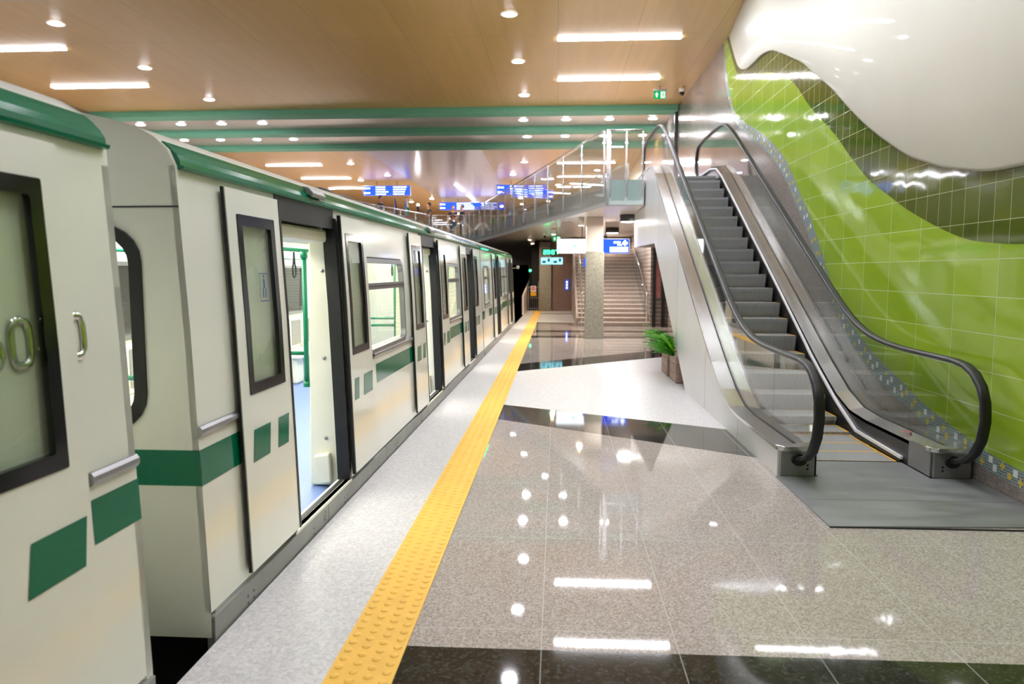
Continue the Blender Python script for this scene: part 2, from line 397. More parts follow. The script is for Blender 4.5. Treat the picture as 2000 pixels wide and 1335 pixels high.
# mosaic motifs: crosses, suns and squares set into the mosaic band
def rel(y, u): return G1(y)+(G2(y)-G1(y))*u
yy = 4.9
while yy < 15.2:
    hgt = G2(yy)-G1(yy)
    for u in (.3, .7):
        yc = yy+random.uniform(-.03, .03)+(0.07 if u > .5 else 0); zc = rel(yc, u+random.uniform(-.08, .08))
        x = WX-.002; k = random.choice('cqsqc'); q = .022
        if k == 'c':
            w.quad((x, yc-q*1.5, zc-q/2), (x, yc+q*1.5, zc-q/2), (x, yc+q*1.5, zc+q/2), (x, yc-q*1.5, zc+q/2), 6)
            w.quad((x-.0005, yc-q/2, zc-q*1.5), (x-.0005, yc+q/2, zc-q*1.5), (x-.0005, yc+q/2, zc+q*1.5), (x-.0005, yc-q/2, zc+q*1.5), 6)
        elif k == 'q':
            w.quad((x, yc-q*1.2, zc-q*1.2), (x, yc+q*1.2, zc-q*1.2), (x, yc+q*1.2, zc+q*1.2), (x, yc-q*1.2, zc+q*1.2), 5)
        else:
            vs = [(x, yc+.032*math.cos(i*math.pi/5)*(1 if i % 2 else .8), zc+.032*math.sin(i*math.pi/5)*(1 if i % 2 else .8)) for i in range(10)]
            w.add(vs, [tuple(range(10))], 6)
    yy += .17+.0*hgt
w.box(WX+.002, WX+.3, Y0, 21.4, 0, ZC, 0)
tag(w.build('wall_right', [M['wall_granite'], M['mosaic'], M['lime'], M['olive'], M['wall_granite'], M['mosaic_white'], M['mosaic_gold']]),
    'wall of wavy green tile bands over granite', kind='structure')
# cream relief swelling out above the olive tiles
r = MB(); ysr = [y for y in ysamp if y <= 15.45]; nz = 22; rows = []
def bulge(d, wy): return (.035+.16*(1-math.exp(-d/.55)))*wy
for y in ysr:
    z0 = min(levels(y)[4], ZC-.01); wy = min(1, max(.08, (15.5-y)/2.2))
    col = [(WX-.001, y, z0)]
    for k in range(nz+1):
        u = (k/nz)**1.6; z = z0+(ZC-.004-z0)*u
        col.append((WX-bulge((z-z0), wy), y, z))
    rows.append(col)
k = nz+2
r.add([p for col in rows for p in col], [(i*k+j, (i+1)*k+j, (i+1)*k+j+1, i*k+j+1) for i in range(len(rows)-1) for j in range(k-1)], 0, True)
tag(r.build('wall_relief_panel', M['relief'], loc=(WX, 10, 4)), 'smooth cream relief panel with a wavy lower edge above the olive tiles', 'wall panel')
tag(MB().box(WX-.035, WX-.002, 21.4, 21.75, ZF, ZC-.01).box(WX-.06, WX-.035, 21.5, 21.65, ZF, ZC-.01).build('wall_post', M['black'], loc=(WX, 21.5, ZF)),
    'black vertical post on the granite wall beside the escalator top', 'post')
# other walls
w2 = MB().quad((WX, 21.75, ZF), (WX, 24.4, ZF), (WX, 24.4, ZC), (WX, 21.75, ZC), 0).quad((WX, 24.4, ZF), (WX, Y1, ZF), (WX, Y1, ZC), (WX, 24.4, ZC), 1)
w2.quad((WX, 21.4, 0), (WX, 33, 0), (WX, 33, ZF), (WX, 21.4, ZF), 2)
w2.quad((WX, 21.4, ZF), (WX, 21.75, ZF), (WX, 21.75, ZC), (WX, 21.4, ZC), 0)
w2.box(WX+.002, WX+.3, 21.4, Y1, 0, ZC, 0)
tag(w2.build('wall_right_concourse', [M['wall_granite'], M['orange'], M['brickwall']]), kind='structure')
tag(MB().box(LX-.3, LX, Y0, Y1, 0, ZC).build('wall_left', M['wall_granite']), kind='structure')
tag(MB().box(LX, WX, Y1, Y1+.3, 0, ZC).build('wall_back', M['orange']), kind='structure')
tag(MB().box(LX, WX, Y0-.3, Y0, -1.3, ZC).build('wall_front', M['wall_granite']), kind='structure')

# ------------------------------------------------------------------ concourse slab, portal, tunnel
WALK = [(-11.6, 15.8), (-6.4, 37.6), (-4.56, 37.6), (1.0, 15.5)]   # edge of the opening over the tracks
s = MB().prism([(1.0, 15.5), (1.76, 15.5), (1.76, 17.75), (WX-.005, 17.75), (WX-.005, Y1), (LX+.005, Y1), (LX+.005, 15.8), (-11.6, 15.8), (-6.4, 37.6), (-4.56, 37.6)], 'z', ZS, ZF, 0)
tag(s.build('floor_concourse', M['soffit']), kind='structure')
tag(MB().box(-8.9, -1.1, 38.5, 38.8, 2.02, ZS-.005).build('wall_tunnel_lintel', pm('lintel_concrete', (150, 138, 128), .7)), kind='structure')
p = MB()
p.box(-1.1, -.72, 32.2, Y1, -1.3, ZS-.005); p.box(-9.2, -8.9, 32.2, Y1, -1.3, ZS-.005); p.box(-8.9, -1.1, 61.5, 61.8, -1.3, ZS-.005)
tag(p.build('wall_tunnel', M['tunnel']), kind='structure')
# granite clad wall of the lift core and the passage behind the columns
p = MB().box(-.22, .62, 31.7, 32.2, 0, ZS-.005)
tag(p.build('wall_lift_core', M['brown_granite']), kind='structure')
tag(MB().box(.64, WX-.01, 32.5, 32.8, 0, ZS-.005).box(LX, -9.2, 32.2, 32.5, 0, ZS-.005).build('wall_under_concourse', M['brickwall']), kind='structure')

# pillars: granite below, painted above
def pillar(name, x0, x1, y0, y1, zt, label):
    t_ = thing(name, ((x0+x1)/2, y0, 0), label, 'pillar')
    MB().box(x0, x1, y0, y1, 0, zt).build('granite_cladding', M['pillar_granite'], t_, bevel=.01)
    if zt < ZS-.1: MB().box(x0+.025, x1-.025, y0+.025, y1-.02, zt, ZS-.005).build('painted_shaft', M['shaft'], t_, bevel=.01)
    return t_
pil = pillar('square_pillar', .70, 1.16, 18.55, 19.0, 2.15, 'square pillar with granite base and cream top below the concourse')
MB().box(.66, .697, 18.6, 18.7, 1.78, 1.98).build('notice_panel', M['sign_blue'], pil)
pillar('square_pillar', -.75, -.24, 31.6, 32.1, 2.9, 'granite column beside the tunnel mouth under the green clock')
bs = thing('wall_sign', (.42, 31.66, 1.1), 'small blue vertical sign on the brown granite wall beyond the pillar', 'sign')
MB().box(.36, .48, 31.66, 31.695, .9, 1.32).build('sign_plate', M['sign_blue'], bs)
for k in range(3): MB().box(.395, .445, 31.655, 31.66, .95+.12*k, 1.02+.12*k).build('letter', M['sign_white'], bs)

# ------------------------------------------------------------------ granite stairs
NST, RIS, TRD, SY = 23, .125, .3, 22.75
sx0, sx1 = .66, 2.82
st = thing('granite_staircase', ((sx0+sx1)/2, SY, 0), 'brown granite staircase with pale step edges behind the square pillar', 'staircase')
for k in range(NST):
    y = SY+k*TRD; z = RIS*(k+1)
    MB().box(sx0, sx1, y, y+TRD+.02, z-RIS if k else 0, z-.025).box(sx0, sx1, y-.012, y+TRD, z-.025, z, 1).build('step', [M['stair_granite'], M['nosing']], st)
MB().prism([(SY+.3, 0), (SY+NST*TRD, RIS*(NST-1)), (SY+NST*TRD, 0)], 'x', sx0+.05, sx1-.05).build('stair_base', M['stair_granite'], st)
MB().box(sx1+.002, sx1+.06, SY-.02, SY+7.5, 0, ZS-.01).build('side_wall', M['brickwall'], st)
MB().prism([(SY, 0), (SY, .25), (SY+NST*TRD, RIS*NST+.15), (SY+NST*TRD, 0)], 'x', sx0-.07, sx0-.002).build('side_wall', M['stair_granite'], st)
for x, nm in ((sx0+.1, 'left'), (sx1-.08, 'right')):
    h = thing('stair_handrail', (x, SY+.2, 0), {'left': 'round steel handrail on the open side of the granite stairs', 'right': 'round steel handrail along the stone side wall of the granite stairs'}[nm], 'handrail')
    sl = RIS/TRD
    MB().tube([(x, SY+.1, .93), (x, SY+.16, 1.0), (x, SY+.3, 1.02)]+[(x, SY+.3+d, 1.02+sl*d) for d in (2, 4.4)], .027, 10).build('rail', M['chrome'], h)
    for k in range(0, 14, 4):
        y = SY+.15+k*TRD; MB().tube([(x, y, RIS*(k+1)+.004), (x, y, 1.0+sl*max(0, k*TRD-.15))], .018, 8).build('post', M['chrome'], h)
    if nm == 'right':
        MB().prism([(SY+.3, .32), (SY+.3, .9), (SY+4.2, .9+sl*3.9), (SY+4.2, .32+sl*3.9)], 'x', x-.05, x-.04).build('glass_panel', M['glass_rail'], h)

# posters and dark posts beside the stairs
pf = MB().box(2.885, WX-.01, 22.72, 22.9, 0, ZS-.01)
tag(pf.build('wall_stair_front', M['brickwall']), kind='structure')
for k, (x, l) in enumerate(((2.87, 'black square post at the foot of the granite stairs'), (3.14, 'black square post between the poster and the escalator side'))):
    tag(MB().box(x, x+.09, 22.55, 22.64, 0, ZS-.01).build('square_post', M['black'], loc=(x, 22.6, 0)), l, 'post')
po = thing('poster', (3.05, 22.66, 1.5), 'pale red framed poster behind the black posts by the stairs', 'poster')
MB().box(2.965, 3.135, 22.66, 22.70, .85, 2.35).build('frame', M['alu'], po)
MB().box(2.98, 3.12, 22.655, 22.66, .88, 2.32).build('sheet', pm('poster_red', (178, 110, 108), .4, scale=3, amt=.25), po)

# ------------------------------------------------------------------ the train
ZZ = [.13, .7, .87, 1.41, 2.05, 2.1]
OO = [-.009, -.028, -.035, -.054, -.089, -.092]
off = lambda z: lerp(z, ZZ, OO)
ROOF = [(2.1, -.092), (2.17, -.122), (2.222, -.18), (2.262, -.25), (2.295, -.36), (2.348, -.6), (2.39, -.95), (2.40, -1.35)]
ZL = [.13, .15, .42, .695, .70, .86, .94, .97, 1.2, 1.41, 1.6, 1.79, 1.93, 2.03, 2.1]
def side(mb, y0, y1, holes, mi=0, mirror=False, thick=.03, x_out=0., zl=None):
    """skin of a car side between y0 and y1 with rectangular holes (ya, yb, za, zb)"""
    Z = sorted(set((zl or ZL)+[h for q in holes for h in q[2:]])); Y = sorted(set([y0, y1]+[h for q in holes for h in q[:2]]))
    def X(z, d): v = off(z)+x_out-d; return -2.7-v if mirror else v
    def inh(a, b, c_, d): return any(q[0] <= a+1e-6 and q[1] >= b-1e-6 and q[2] <= c_+1e-6 and q[3] >= d-1e-6 for q in holes)
    for i in range(len(Y)-1):
        for j in range(len(Z)-1):
            if inh(Y[i], Y[i+1], Z[j], Z[j+1]): continue
            a, b, c_, d = Y[i], Y[i+1], Z[j], Z[j+1]
            mb.quad((X(c_, 0), a, c_), (X(c_, 0), b, c_), (X(d, 0), b, d), (X(d, 0), a, d), mi)
            mb.quad((X(c_, thick), a, c_), (X(d, thick), a, d), (X(d, thick), b, d), (X(c_, thick), b, c_), mi)
    rim = [(y0, y1, Z[0], Z[-1])]+list(holes)
    for (a, b, c_, d) in rim:
        for ya in (a, b):
            zs = [z for z in Z if c_ <= z <= d]
            for p_, q_ in zip(zs, zs[1:]): mb.quad((X(p_, 0), ya, p_), (X(q_, 0), ya, q_), (X(q_, thick), ya, q_), (X(p_, thick), ya, p_), mi)
        for z in (c_, d): mb.quad((X(z, 0), a, z), (X(z, 0), b, z), (X(z, thick), b, z), (X(z, thick), a, z), mi)
def rring(a, b, c_, d, rad, n=5, zs=()):
    """rounded rectangle outline in (y, z)"""
    pts = []
    for cy, cz, s0 in ((b-rad, d-rad, 0), (a+rad, d-rad, 90), (a+rad, c_+rad, 180), (b-rad, c_+rad, 270)):
        for k in range(n+1):
            an = R(s0+90*k/n); pts.append((cy+rad*math.cos(an), cz+rad*math.sin(an)))
        if s0 == 90: pts += [(a, z) for z in sorted(zs, reverse=True)]
        if s0 == 270: pts += [(b, z) for z in sorted(zs)]
    return pts
def ring(mb, a, b, c_, d, w_, rad, x_out, depth, mi=0, mirror=False):
    """rounded frame following the lean of the car side"""
    zs_ = [z for z in (1.2, 1.3, 1.41, 1.5, 1.6)]
    o_ = rring(a, b, c_, d, rad, 5, zs_); i_ = rring(a+w_, b-w_, c_+w_, d-w_, max(.01, rad-w_*.8), 5, zs_); n = len(o_)
    def P(p_, x): v = off(p_[1])+x; return ((-2.7-v) if mirror else v, p_[0], p_[1])
    vs = [P(q, x_out) for q in o_]+[P(q, x_out) for q in i_]+[P(q, x_out-depth) for q in o_]+[P(q, x_out-depth) for q in i_]
    fs = []
    for k in range(n):
        j = (k+1) % n
        fs += [(k, j, n+j, n+k), (2*n+k, 3*n+k, 3*n+j, 2*n+j), (k, 2*n+k, 2*n+j, j), (n+k, n+j, 3*n+j, 3*n+k)]
    mb.add(vs, fs, mi)
def pane(mb, a, b, c_, d, x, mi=0, mirror=False, rad=.05):
    pts = rring(a, b, c_, d, rad, 5, (1.2, 1.3, 1.41, 1.5, 1.6))
    mb.add([(((-2.7-(off(q[1])+x)) if mirror else off(q[1])+x), q[0], q[1]) for q in pts], [tuple(range(len(pts)))], mi)
def decal(mb, q, x, mi):
    mb.add([(off(p_[1])+x, p_[0], p_[1]) for p_ in q], [(0, 1, 2, 3)], mi)
LO = .034     # how far the open leaves stand off the body
def door_leaf(car, y0, y1, hinge_left):
    """one plug door leaf slid open; hinge_left: the leaf that lies before its doorway"""
    lf = MB(); wa, wb = y0+.1, y1-.09
    side(lf, y0, y1, [(wa+.03, wb-.03, 1.065, 1.905)], 0, False, .018, LO, [.16, .42, .695, .86, 1.035, 1.2, 1.41, 1.6, 1.935, 2.055])
    L = y1-y0; x = LO+.002
    za, zb = .695, .855
    if hinge_left:
        decal(lf, [(y0+.13*L, za), (y0+.45*L, za), (y0+.50*L, zb), (y0+.18*L, zb)], x, 1)
        decal(lf, [(y0+.62*L, za), (y0+.85*L, za), (y0+.90*L, zb), (y0+.67*L, zb)], x, 1)
    else:
        decal(lf, [(y0+.14*L, za), (y0+.32*L, za), (y0+.36*L, zb), (y0+.18*L, zb)], x, 1)
        decal(lf, [(y0+.52*L, za), (y0+.92*L, za), (y0+.96*L, zb), (y0+.57*L, zb)], x, 1)
    leaf = lf.build('door_leaf', [M['cream'], M['green']], car, local=True)
    fr = MB(); ring(fr, wa, wb, 1.035, 1.935, .055, .008, LO+.004, .022)
    fr.build('window_frame', M['black_gloss'], leaf, local=True)
    g = MB(); pane(g, wa+.045, wb-.045, 1.08, 1.89, LO-.008); g.build('window_pane', M['glass_dark'], leaf, local=True)
    sl = MB(); ye = y1 if hinge_left else y0
    sl.prism([(off(z)+LO+.004, z) for z in (.16, .7, 1.41, 2.055)]+[(off(z)+LO-.020, z) for z in (2.055, 1.41, .7, .16)], 'y', ye-.004, ye+.018)
    sl.build('edge_seal', M['black'], leaf, local=True)
    if hinge_left: MB().prism([(off(z)+LO-.006, z) for z in (.16, .7, 1.41, 2.055)]+[(off(z)+LO-.020, z) for z in (2.055, 1.41, .7, .16)], 'y', y0-.008, y0+.003).build('edge_seal', M['black'], leaf, local=True)
    return leaf
def car_window(car, a, b, bar=1.53):
    fr = MB(); ring(fr, a, b, .965, 1.765, .04, .11, .014, .05)
    fr.prism([(off(bar)+.012, bar-.028), (off(bar)+.012, bar+.028), (off(bar)-.03, bar+.028), (off(bar)-.03, bar-.028)], 'y', a+.02, b-.02)
    fr.prism([(off(bar)+.018, bar-.004), (off(bar)+.018, bar+.004), (off(bar)+.01, bar+.004), (off(bar)+.01, bar-.004)], 'y', a+.02, b-.02, 1)
    w_ = fr.build('side_window', [M['alu'], M['black']], car, local=True)
    gk = MB(); ring(gk, a-.012, b+.012, .953, 1.777, .016, .12, .008, .02); gk.build('window_gasket', M['black'], w_, local=True)
    g = MB(); pane(g, a+.03, b-.03, .99, 1.74, -.012); g.build('window_pane', M['glass_train'], w_, local=True)
    return w_
def rail(car, a, b):
    m_ = MB()
    m_.prism([(off(.95)+.001, .925), (off(.95)+.012, .93), (off(.95)+.02, .945), (off(.95)+.02, .962), (off(.95)+.01, .975), (off(.95)+.001, .975)], 'y', a, b)
    m_.build('rub_rail', M['alu'], car, local=True)
def car(name, y0, L, label, doors, windows, rails, stripes, straps=True, end_near=False, end_far=False, digits=None):
    c_ = thing(name, (edge(y0)-.012, y0, 0), label, 'train car', 'metro train cars', R(-.516))
    holes = [(a, b, .13, 2.03) for a, b in doors]+[(a+.037, b-.037, 1.002, 1.728) for a, b in windows]
    b = MB(); side(b, 0, L, holes)
    for (ya, yb, za, zb, s_) in stripes:
        decal(b, [(ya, za), (yb, za), (yb+s_, zb), (ya+s_, zb)], .0015, 1)
    b.build('body_side', [M['cream'], M['green']], c_, local=True)
    # far side with its own windows
    fs = MB(); hw = [(a-.2, a+1.2, 1.0, 1.75) for a in [q*2.1+1.1 for q in range(int((L-1.6)/2.1))]]
    side(fs, 0, L, [(a+.037, b_-.037, z0+.037, z1-.037) for a, b_, z0, z1 in hw], 0, True)
    fs.build('body_side', [M['cream_in']], c_, local=True)
    for a, b_, z0, z1 in hw:
        fr = MB(); ring(fr, a, b_, z0, z1, .04, .1, .01, .05, 0, True); o_ = fr.build('side_window', M['alu'], c_, local=True)
        g = MB(); pane(g, a+.03, b_-.03, z0+.03, z1-.03, -.01, 0, True); g.build('window_pane', M['glass_dark'], o_, local=True)
    # roof
    pr = ROOF+[(z, -2.7-x) for z, x in reversed(ROOF[:-1])]
    rf = MB(); vs = [(x, yy_, z) for yy_ in (0, L) for z, x in pr]; n = len(pr)
    rf.add(vs, [(i, i+1, n+i+1, n+i) for i in range(n-1)], 0, True)
    rf.add([(x, yy_, z-.03) for yy_ in (0, L) for z, x in pr], [(i, n+i, n+i+1, i+1) for i in range(n-1)], 0, True)
    rf.build('roof', M['roofw'], c_, local=True)
    # green cantrail with its gutter lip
    sec = [(-.091, 2.085), (-.066, 2.087), (-.062, 2.10), (-.078, 2.105), (-.080, 2.125), (-.094, 2.15), (-.124, 2.182), (-.154, 2.207), (-.165, 2.20), (-.128, 2.165), (-.1, 2.12)]
    MB().prism(sec, 'y', .02, L-.02, 0).build('cantrail', M['green'], c_, local=True)
    # skirt and underframe
    sk = MB(); n = max(1, round(L/1.62)); step = L/n
    for k in range(n):
        sk.box(-.035, .004, k*step+.004, (k+1)*step-.004, -.16, .112)
        for q in (.35, .42, step-.3):
            sk.add([(.0055, k*step+q+.009*math.cos(t_*math.pi/3), .05+.009*math.sin(t_*math.pi/3)) for t_ in range(6)], [tuple(range(6))], 1)
            sk.add([(.0055, k*step+q+.009*math.cos(t_*math.pi/3), .015+.009*math.sin(t_*math.pi/3)) for t_ in range(6)], [tuple(range(6))], 1)
    sk.build('skirt', [M['skirt'], M['black']], c_, local=True, bevel=.004)
    MB().box(-2.6, -.1, .15, L-.1, -.9, .008).build('underframe', M['dark'], c_, local=True)
    # floor, inner lining, ceiling lamp
    MB().box(-2.64, -.045, .05, L-.05, .013, .05).build('floor_panel', M['blue_floor'], c_, local=True)
    MB().box(-2.45, -.25, .06, L-.06, 2.12, 2.15).build('inner_ceiling', M['cream_in'], c_, local=True)
    MB().box(-2.05, -1.75, .3, L-.3, 2.10, 2.118).box(-.95, -.65, .3, L-.3, 2.10, 2.118).build('ceiling_lamp', M['lamp_train'], c_, local=True)
    # ends
    for yes, ye, d in ((end_near, 0, 1), (end_far, L, -1)):
        e = MB(); out_ = [(-.012, .012)]+[(off(z), z) for z in (.13, .7, .87, 1.41, 2.05, 2.1)]+[(x, z) for z, x in ROOF[1:]]
        full = out_+[(-2.7-x, z) for x, z in reversed(out_[:-1])]
        ya, yb = sorted((ye, ye+.04*d))
        if yes:
            wx0, wx1, wz0, wz1 = -1.02, -.28, .98, 1.83      # rounded end window
            hole = [(p_[0], p_[1]) for p_ in rring(wx0, wx1, wz0, wz1, .14)]
            for yy_ in (ya, yb):
                tr = tessellate_polygon([[Vector((p_[0], p_[1], 0)) for p_ in full], [Vector((p_[0], p_[1], 0)) for p_ in reversed(hole)]])
                al = full+list(reversed(hole)); e.add([(p_[0], yy_, p_[1]) for p_ in al], [tuple(t_) for t_ in tr])
            nh = len(hole); e.add([(p_[0], yy_, p_[1]) for yy_ in (ya, yb) for p_ in hole], [(i, (i+1) % nh, nh+(i+1) % nh, nh+i) for i in range(nh)])
            e.quad((off(.71), ye-.0015*d, .71), (off(.87), ye-.0015*d, .87), (-2.665, ye-.0015*d, .87), (-2.672, ye-.0015*d, .71), 1)
            e.box(-1.9, off(1.93), ye-.003, ye, 1.925, 1.932, 2)
            o_ = e.build('end_wall', [M['cream'], M['green'], M['darkgrey']], c_, local=True)
            hw_ = MB(); ho, hi = rring(wx0-.022, wx1+.022, wz0-.022, wz1+.022, .16), rring(wx0+.03, wx1-.03, wz0+.03, wz1-.03, .115)
            n = len(ho); vs = [(p_[0], ye-.016*d, p_[1]) for p_ in ho+hi]+[(p_[0], ye+.03*d, p_[1]) for p_ in ho+hi]; fs_ = []
            for k_ in range(n):
                j_ = (k_+1) % n
                fs_ += [(k_, j_, n+j_, n+k_), (2*n+k_, 3*n+k_, 3*n+j_, 2*n+j_), (k_, 2*n+k_, 2*n+j_, j_), (n+k_, n+j_, 3*n+j_, 3*n+k_)]
            hw_.add(vs, fs_); hw_.build('window_gasket', M['black'], o_, local=True)
            hi2 = rring(wx0+.02, wx1-.02, wz0+.02, wz1-.02, .12)
            MB().add([(p_[0], ye+.01*d, p_[1]) for p_ in hi2], [tuple(range(len(hi2)))]).build('window_pane', M['glass_clear'], o_, local=True)
        else:
            e.prism(full, 'y', ya, yb); e.build('end_wall', M['cream'], c_, local=True)
    # rub rails
    for a, b_ in rails: rail(c_, a, b_)
    for a, b_ in windows: car_window(c_, a, b_)
    # doorways
    for a, b_ in doors:
        door_leaf(c_, a-.66, a, True); door_leaf(c_, b_, b_+.66, False)
        j = MB()
        for ya, yb in ((a, a+.035), (b_-.05, b_)):
            j.prism([(off(z)+.006, z) for z in (.13, .7, 1.41, 2.03)]+[(off(z)-.085, z) for z in (2.03, 1.41, .7, .13)], 'y', ya, yb)
        j.box(-.26, off(2.0), a+.03, b_-.05, 1.955, 2.09)
        dj = j.build('door_surround', M['black'], c_, local=True)
        MB().box(-.20, -.105, a+.05, b_-.06, 1.985, 2.0).box(-.13, -.118, a+.04, b_-.02, 2.035, 2.055).build('door_track', M['darkgrey'], dj, local=True)
        MB().box(-.10, .0, a, b_, .05, .128).build('door_sill', M['cream_in'], c_, local=True)
        MB().box(-.14, -.10, a+.02, b_-.02, .055, .085).box(-.075, -.045, a+.02, b_-.02, .1285, .134).build('sill_channel', M['darkgrey'], c_, local=True)
        # screens beside the doorway, with grab pole, screws and hinge cover
        for ys_, s_ in ((b_+.03, 1), (a-.03, -1)):
            q0, q1 = sorted((ys_, ys_+.16*s_))
            sp = MB().prism([(-.09, .06), (-.33, .06), (-.30, 1.93), (-.15, 1.93)], 'y', q0, q1).build('draught_screen', M['cream_in'], c_, local=True, bevel=.012)
            yf = ys_-.002*s_
            sc = MB()
            for z in (.42, 1.02, 1.66):
                sc.add([(-.20+.014*math.cos(t_*math.pi/4), yf-.004*s_, z+.014*math.sin(t_*math.pi/4)) for t_ in range(8)]+[(-.20, yf-.009*s_, z)], [(i, (i+1) % 8, 8) for i in range(8)])
            sc.build('screw_caps', M['alu'], sp, local=True)
            q2, q3 = sorted((yf, yf-.055*s_))
            MB().prism([(-.285, .30), (-.165, .32), (-.155, .09), (-.24, .075)], 'y', q2, q3).build('hinge_cover', M['cream_in'], sp, local=True, bevel=.015)
            px, py = -.345, ys_+.03*s_
            MB().tube([(px, py, .80), (px, py, 1.79)], .019, 10).tube([(px, py, .80), (px, py, .84)], .028, 10).tube([(px, py, 1.75), (px, py, 1.80)], .028, 10).build('grab_pole', M['green_rail'], c_, local=True)
            MB().tube([(px, py, 1.05), (-1.0, py+.05*s_, 1.05)], .015, 8).build('grab_rail', M['green_rail'], c_, local=True)
        MB().box(-.42, -.14, a+.02, b_-.02, 1.86, 1.95).build('header_panel', M['cream_in'], c_, local=True, bevel=.02)
    # saloon rails, straps, seats
    for x in (-.62, -2.08):
        MB().tube([(x, .3, 1.83), (x, L-.3, 1.83)], .016, 8).build('overhead_rail', M['green_rail'], c_, local=True)
    if straps:
        yy_ = .5
        while yy_ < min(L, 9)-.4:
            x = -2.08 if int(yy_*10) % 2 else -.62
            pth = [(x, yy_, 1.81), (x, yy_-.012, 1.74)]+[(x, yy_+.035*math.sin(t_*math.pi/6+math.pi), 1.665+.06*math.cos(t_*math.pi/6)) for t_ in range(1, 12)]+[(x, yy_+.012, 1.74), (x, yy_, 1.81)]
            MB().tube(pth, .007, 6).build('hand_strap', M['black'], c_, local=True); yy_ += 1.15
    yy_ = .35
    seatspots = []
    while yy_ < L-.8:
        if not any(a-.5 < yy_+.25 < b_+.5 for a, b_ in doors): seatspots.append(yy_)
        yy_ += .52
    for ysx in seatspots[:24]:
        for x0, d in ((-2.58, 1), (-.14, -1)):
            if d < 0 and x0 > -1 and end_near and ysx < 1: continue
            xa, xb = sorted((x0, x0+.44*d)); xc, xd = sorted((x0, x0+.09*d))
            se = MB().box(xa, xb, ysx, ysx+.48, .42, .50).box(xc, xd, ysx+.02, ysx+.46, .5, .98).box(xa+.1, xb-.1, ysx+.1, ysx+.38, .05, .42)
            o_ = se.build('seat', M['cream_in'], c_, local=True, bevel=.03)
            xe, xf = sorted((x0+.09*d, x0+.105*d))
            MB().box(xe, xf, ysx+.06, ysx+.42, .56, .93).build('seat_pad', M['seat'], o_, local=True, bevel=.006)
    return c_
def tubestroke(mb, pts, r_=.0115): mb.tube(pts, r_, 8)
# nearest car: only its far end is in view
LA = 9.0
ya0 = 2.635-LA
def loc1(y): return y-ya0
carA = car('metro_car', ya0, LA, 'cream and green metro car nearest the camera with large chrome digits on its side',
    [(loc1(.45), loc1(1.65)), (loc1(-3.9), loc1(-2.75))], [(loc1(-1.9), loc1(-.45))], [(loc1(2.36), loc1(2.63)), (loc1(-1.9), loc1(-.3))],
    [(loc1(2.36), loc1(2.64), .725, .88, 0), (loc1(-1.9), loc1(-.3), .71, .87, 0)], straps=False)
dg = MB(); ZD, HD = 1.372, .135
def sq(yc, wd, pw=.6):
    out = []
    for i in range(28):
        a_ = 2*math.pi*i/28; ca, sa = math.cos(a_), math.sin(a_)
        out.append((off(ZD)+.005, yc+wd/2*math.copysign(abs(ca)**pw, ca), ZD+HD/2+HD/2*math.copysign(abs(sa)**pw, sa)))
    return out
DS = [(.008*math.cos(i*math.pi/6), .0138*math.sin(i*math.pi/6)) for i in range(12)]
for yd, ch in ((1.984, '6'), (2.104, '0'), (2.2245, '4'), (2.353, '0')):
    m_ = MB(); y = loc1(yd)
    if ch == '0': m_.sweep(sq(y, .078), DS, 0, True, True, ref=(1, 0, 0))
    elif ch == '6':
        bowl = [(off(ZD)+.005, y+.04*math.cos(2*math.pi*i/20), ZD+.042+.042*math.sin(2*math.pi*i/20)) for i in range(20)]
        m_.sweep(bowl, DS, 0, True, True, ref=(1, 0, 0))
        m_.sweep([(off(ZD)+.005, y-.04, ZD+.045), (off(ZD)+.005, y-.038, ZD+.085), (off(ZD)+.005, y-.02, ZD+.12), (off(ZD)+.005, y+.012, ZD+HD)], DS, 0, False, True, ref=(1, 0, 0))
    else:
        m_.sweep([(off(ZD)+.005, y+.018, ZD), (off(ZD)+.005, y+.018, ZD+HD), (off(ZD)+.005, y-.045, ZD+.045), (off(ZD)+.005, y+.045, ZD+.045)], DS, 0, False, True, ref=(1, 0, 0))
    m_.v = [(q[0]+off(q[2])-off(ZD), q[1], q[2]) for q in m_.v]
    m_.build('chrome_digit', M['chrome'], carA, local=True)
# middle car
YB = 3.113; LB = 11.4
carB = car('metro_car', YB, LB, 'cream and green metro car with three open doorways beside the platform, second from the camera',
    [(1.04, 2.20), (5.26, 6.36), (9.1, 10.0)], [(2.83, 4.31), (7.13, 8.25)], [(.0, .44), (3.0, 4.7), (7.2, 8.45)],
    [(0, .5, .71, .87, 0), (3.08, 4.76, .71, .87, 0), (7.2, 8.5, .71, .87, 0)], end_near=True)
def small(c_, mb, name, mat, **k): return mb.build(name, mat, c_, local=True, **k)
for yl in (1.75, 6.0):
    small(carB, MB().prism([(-.094, 2.145), (-.055, 2.125), (-.045, 2.155), (-.075, 2.19), (-.12, 2.20)], 'y', yl-.13, yl+.13), 'signal_lamp', M['skirt'], bevel=.008)
cable = MB()
pth = [(-.46, 3.0+.2*i, 2.335+.012*math.sin(i*2.1)) for i in range(41)]
cable.tube(pth, .012, 6); cable.tube([(p_[0]-.05, p_[1], p_[2]+.006) for p_ in pth], .01, 6); small(carB, cable, 'roof_cable', M['darkgrey'])
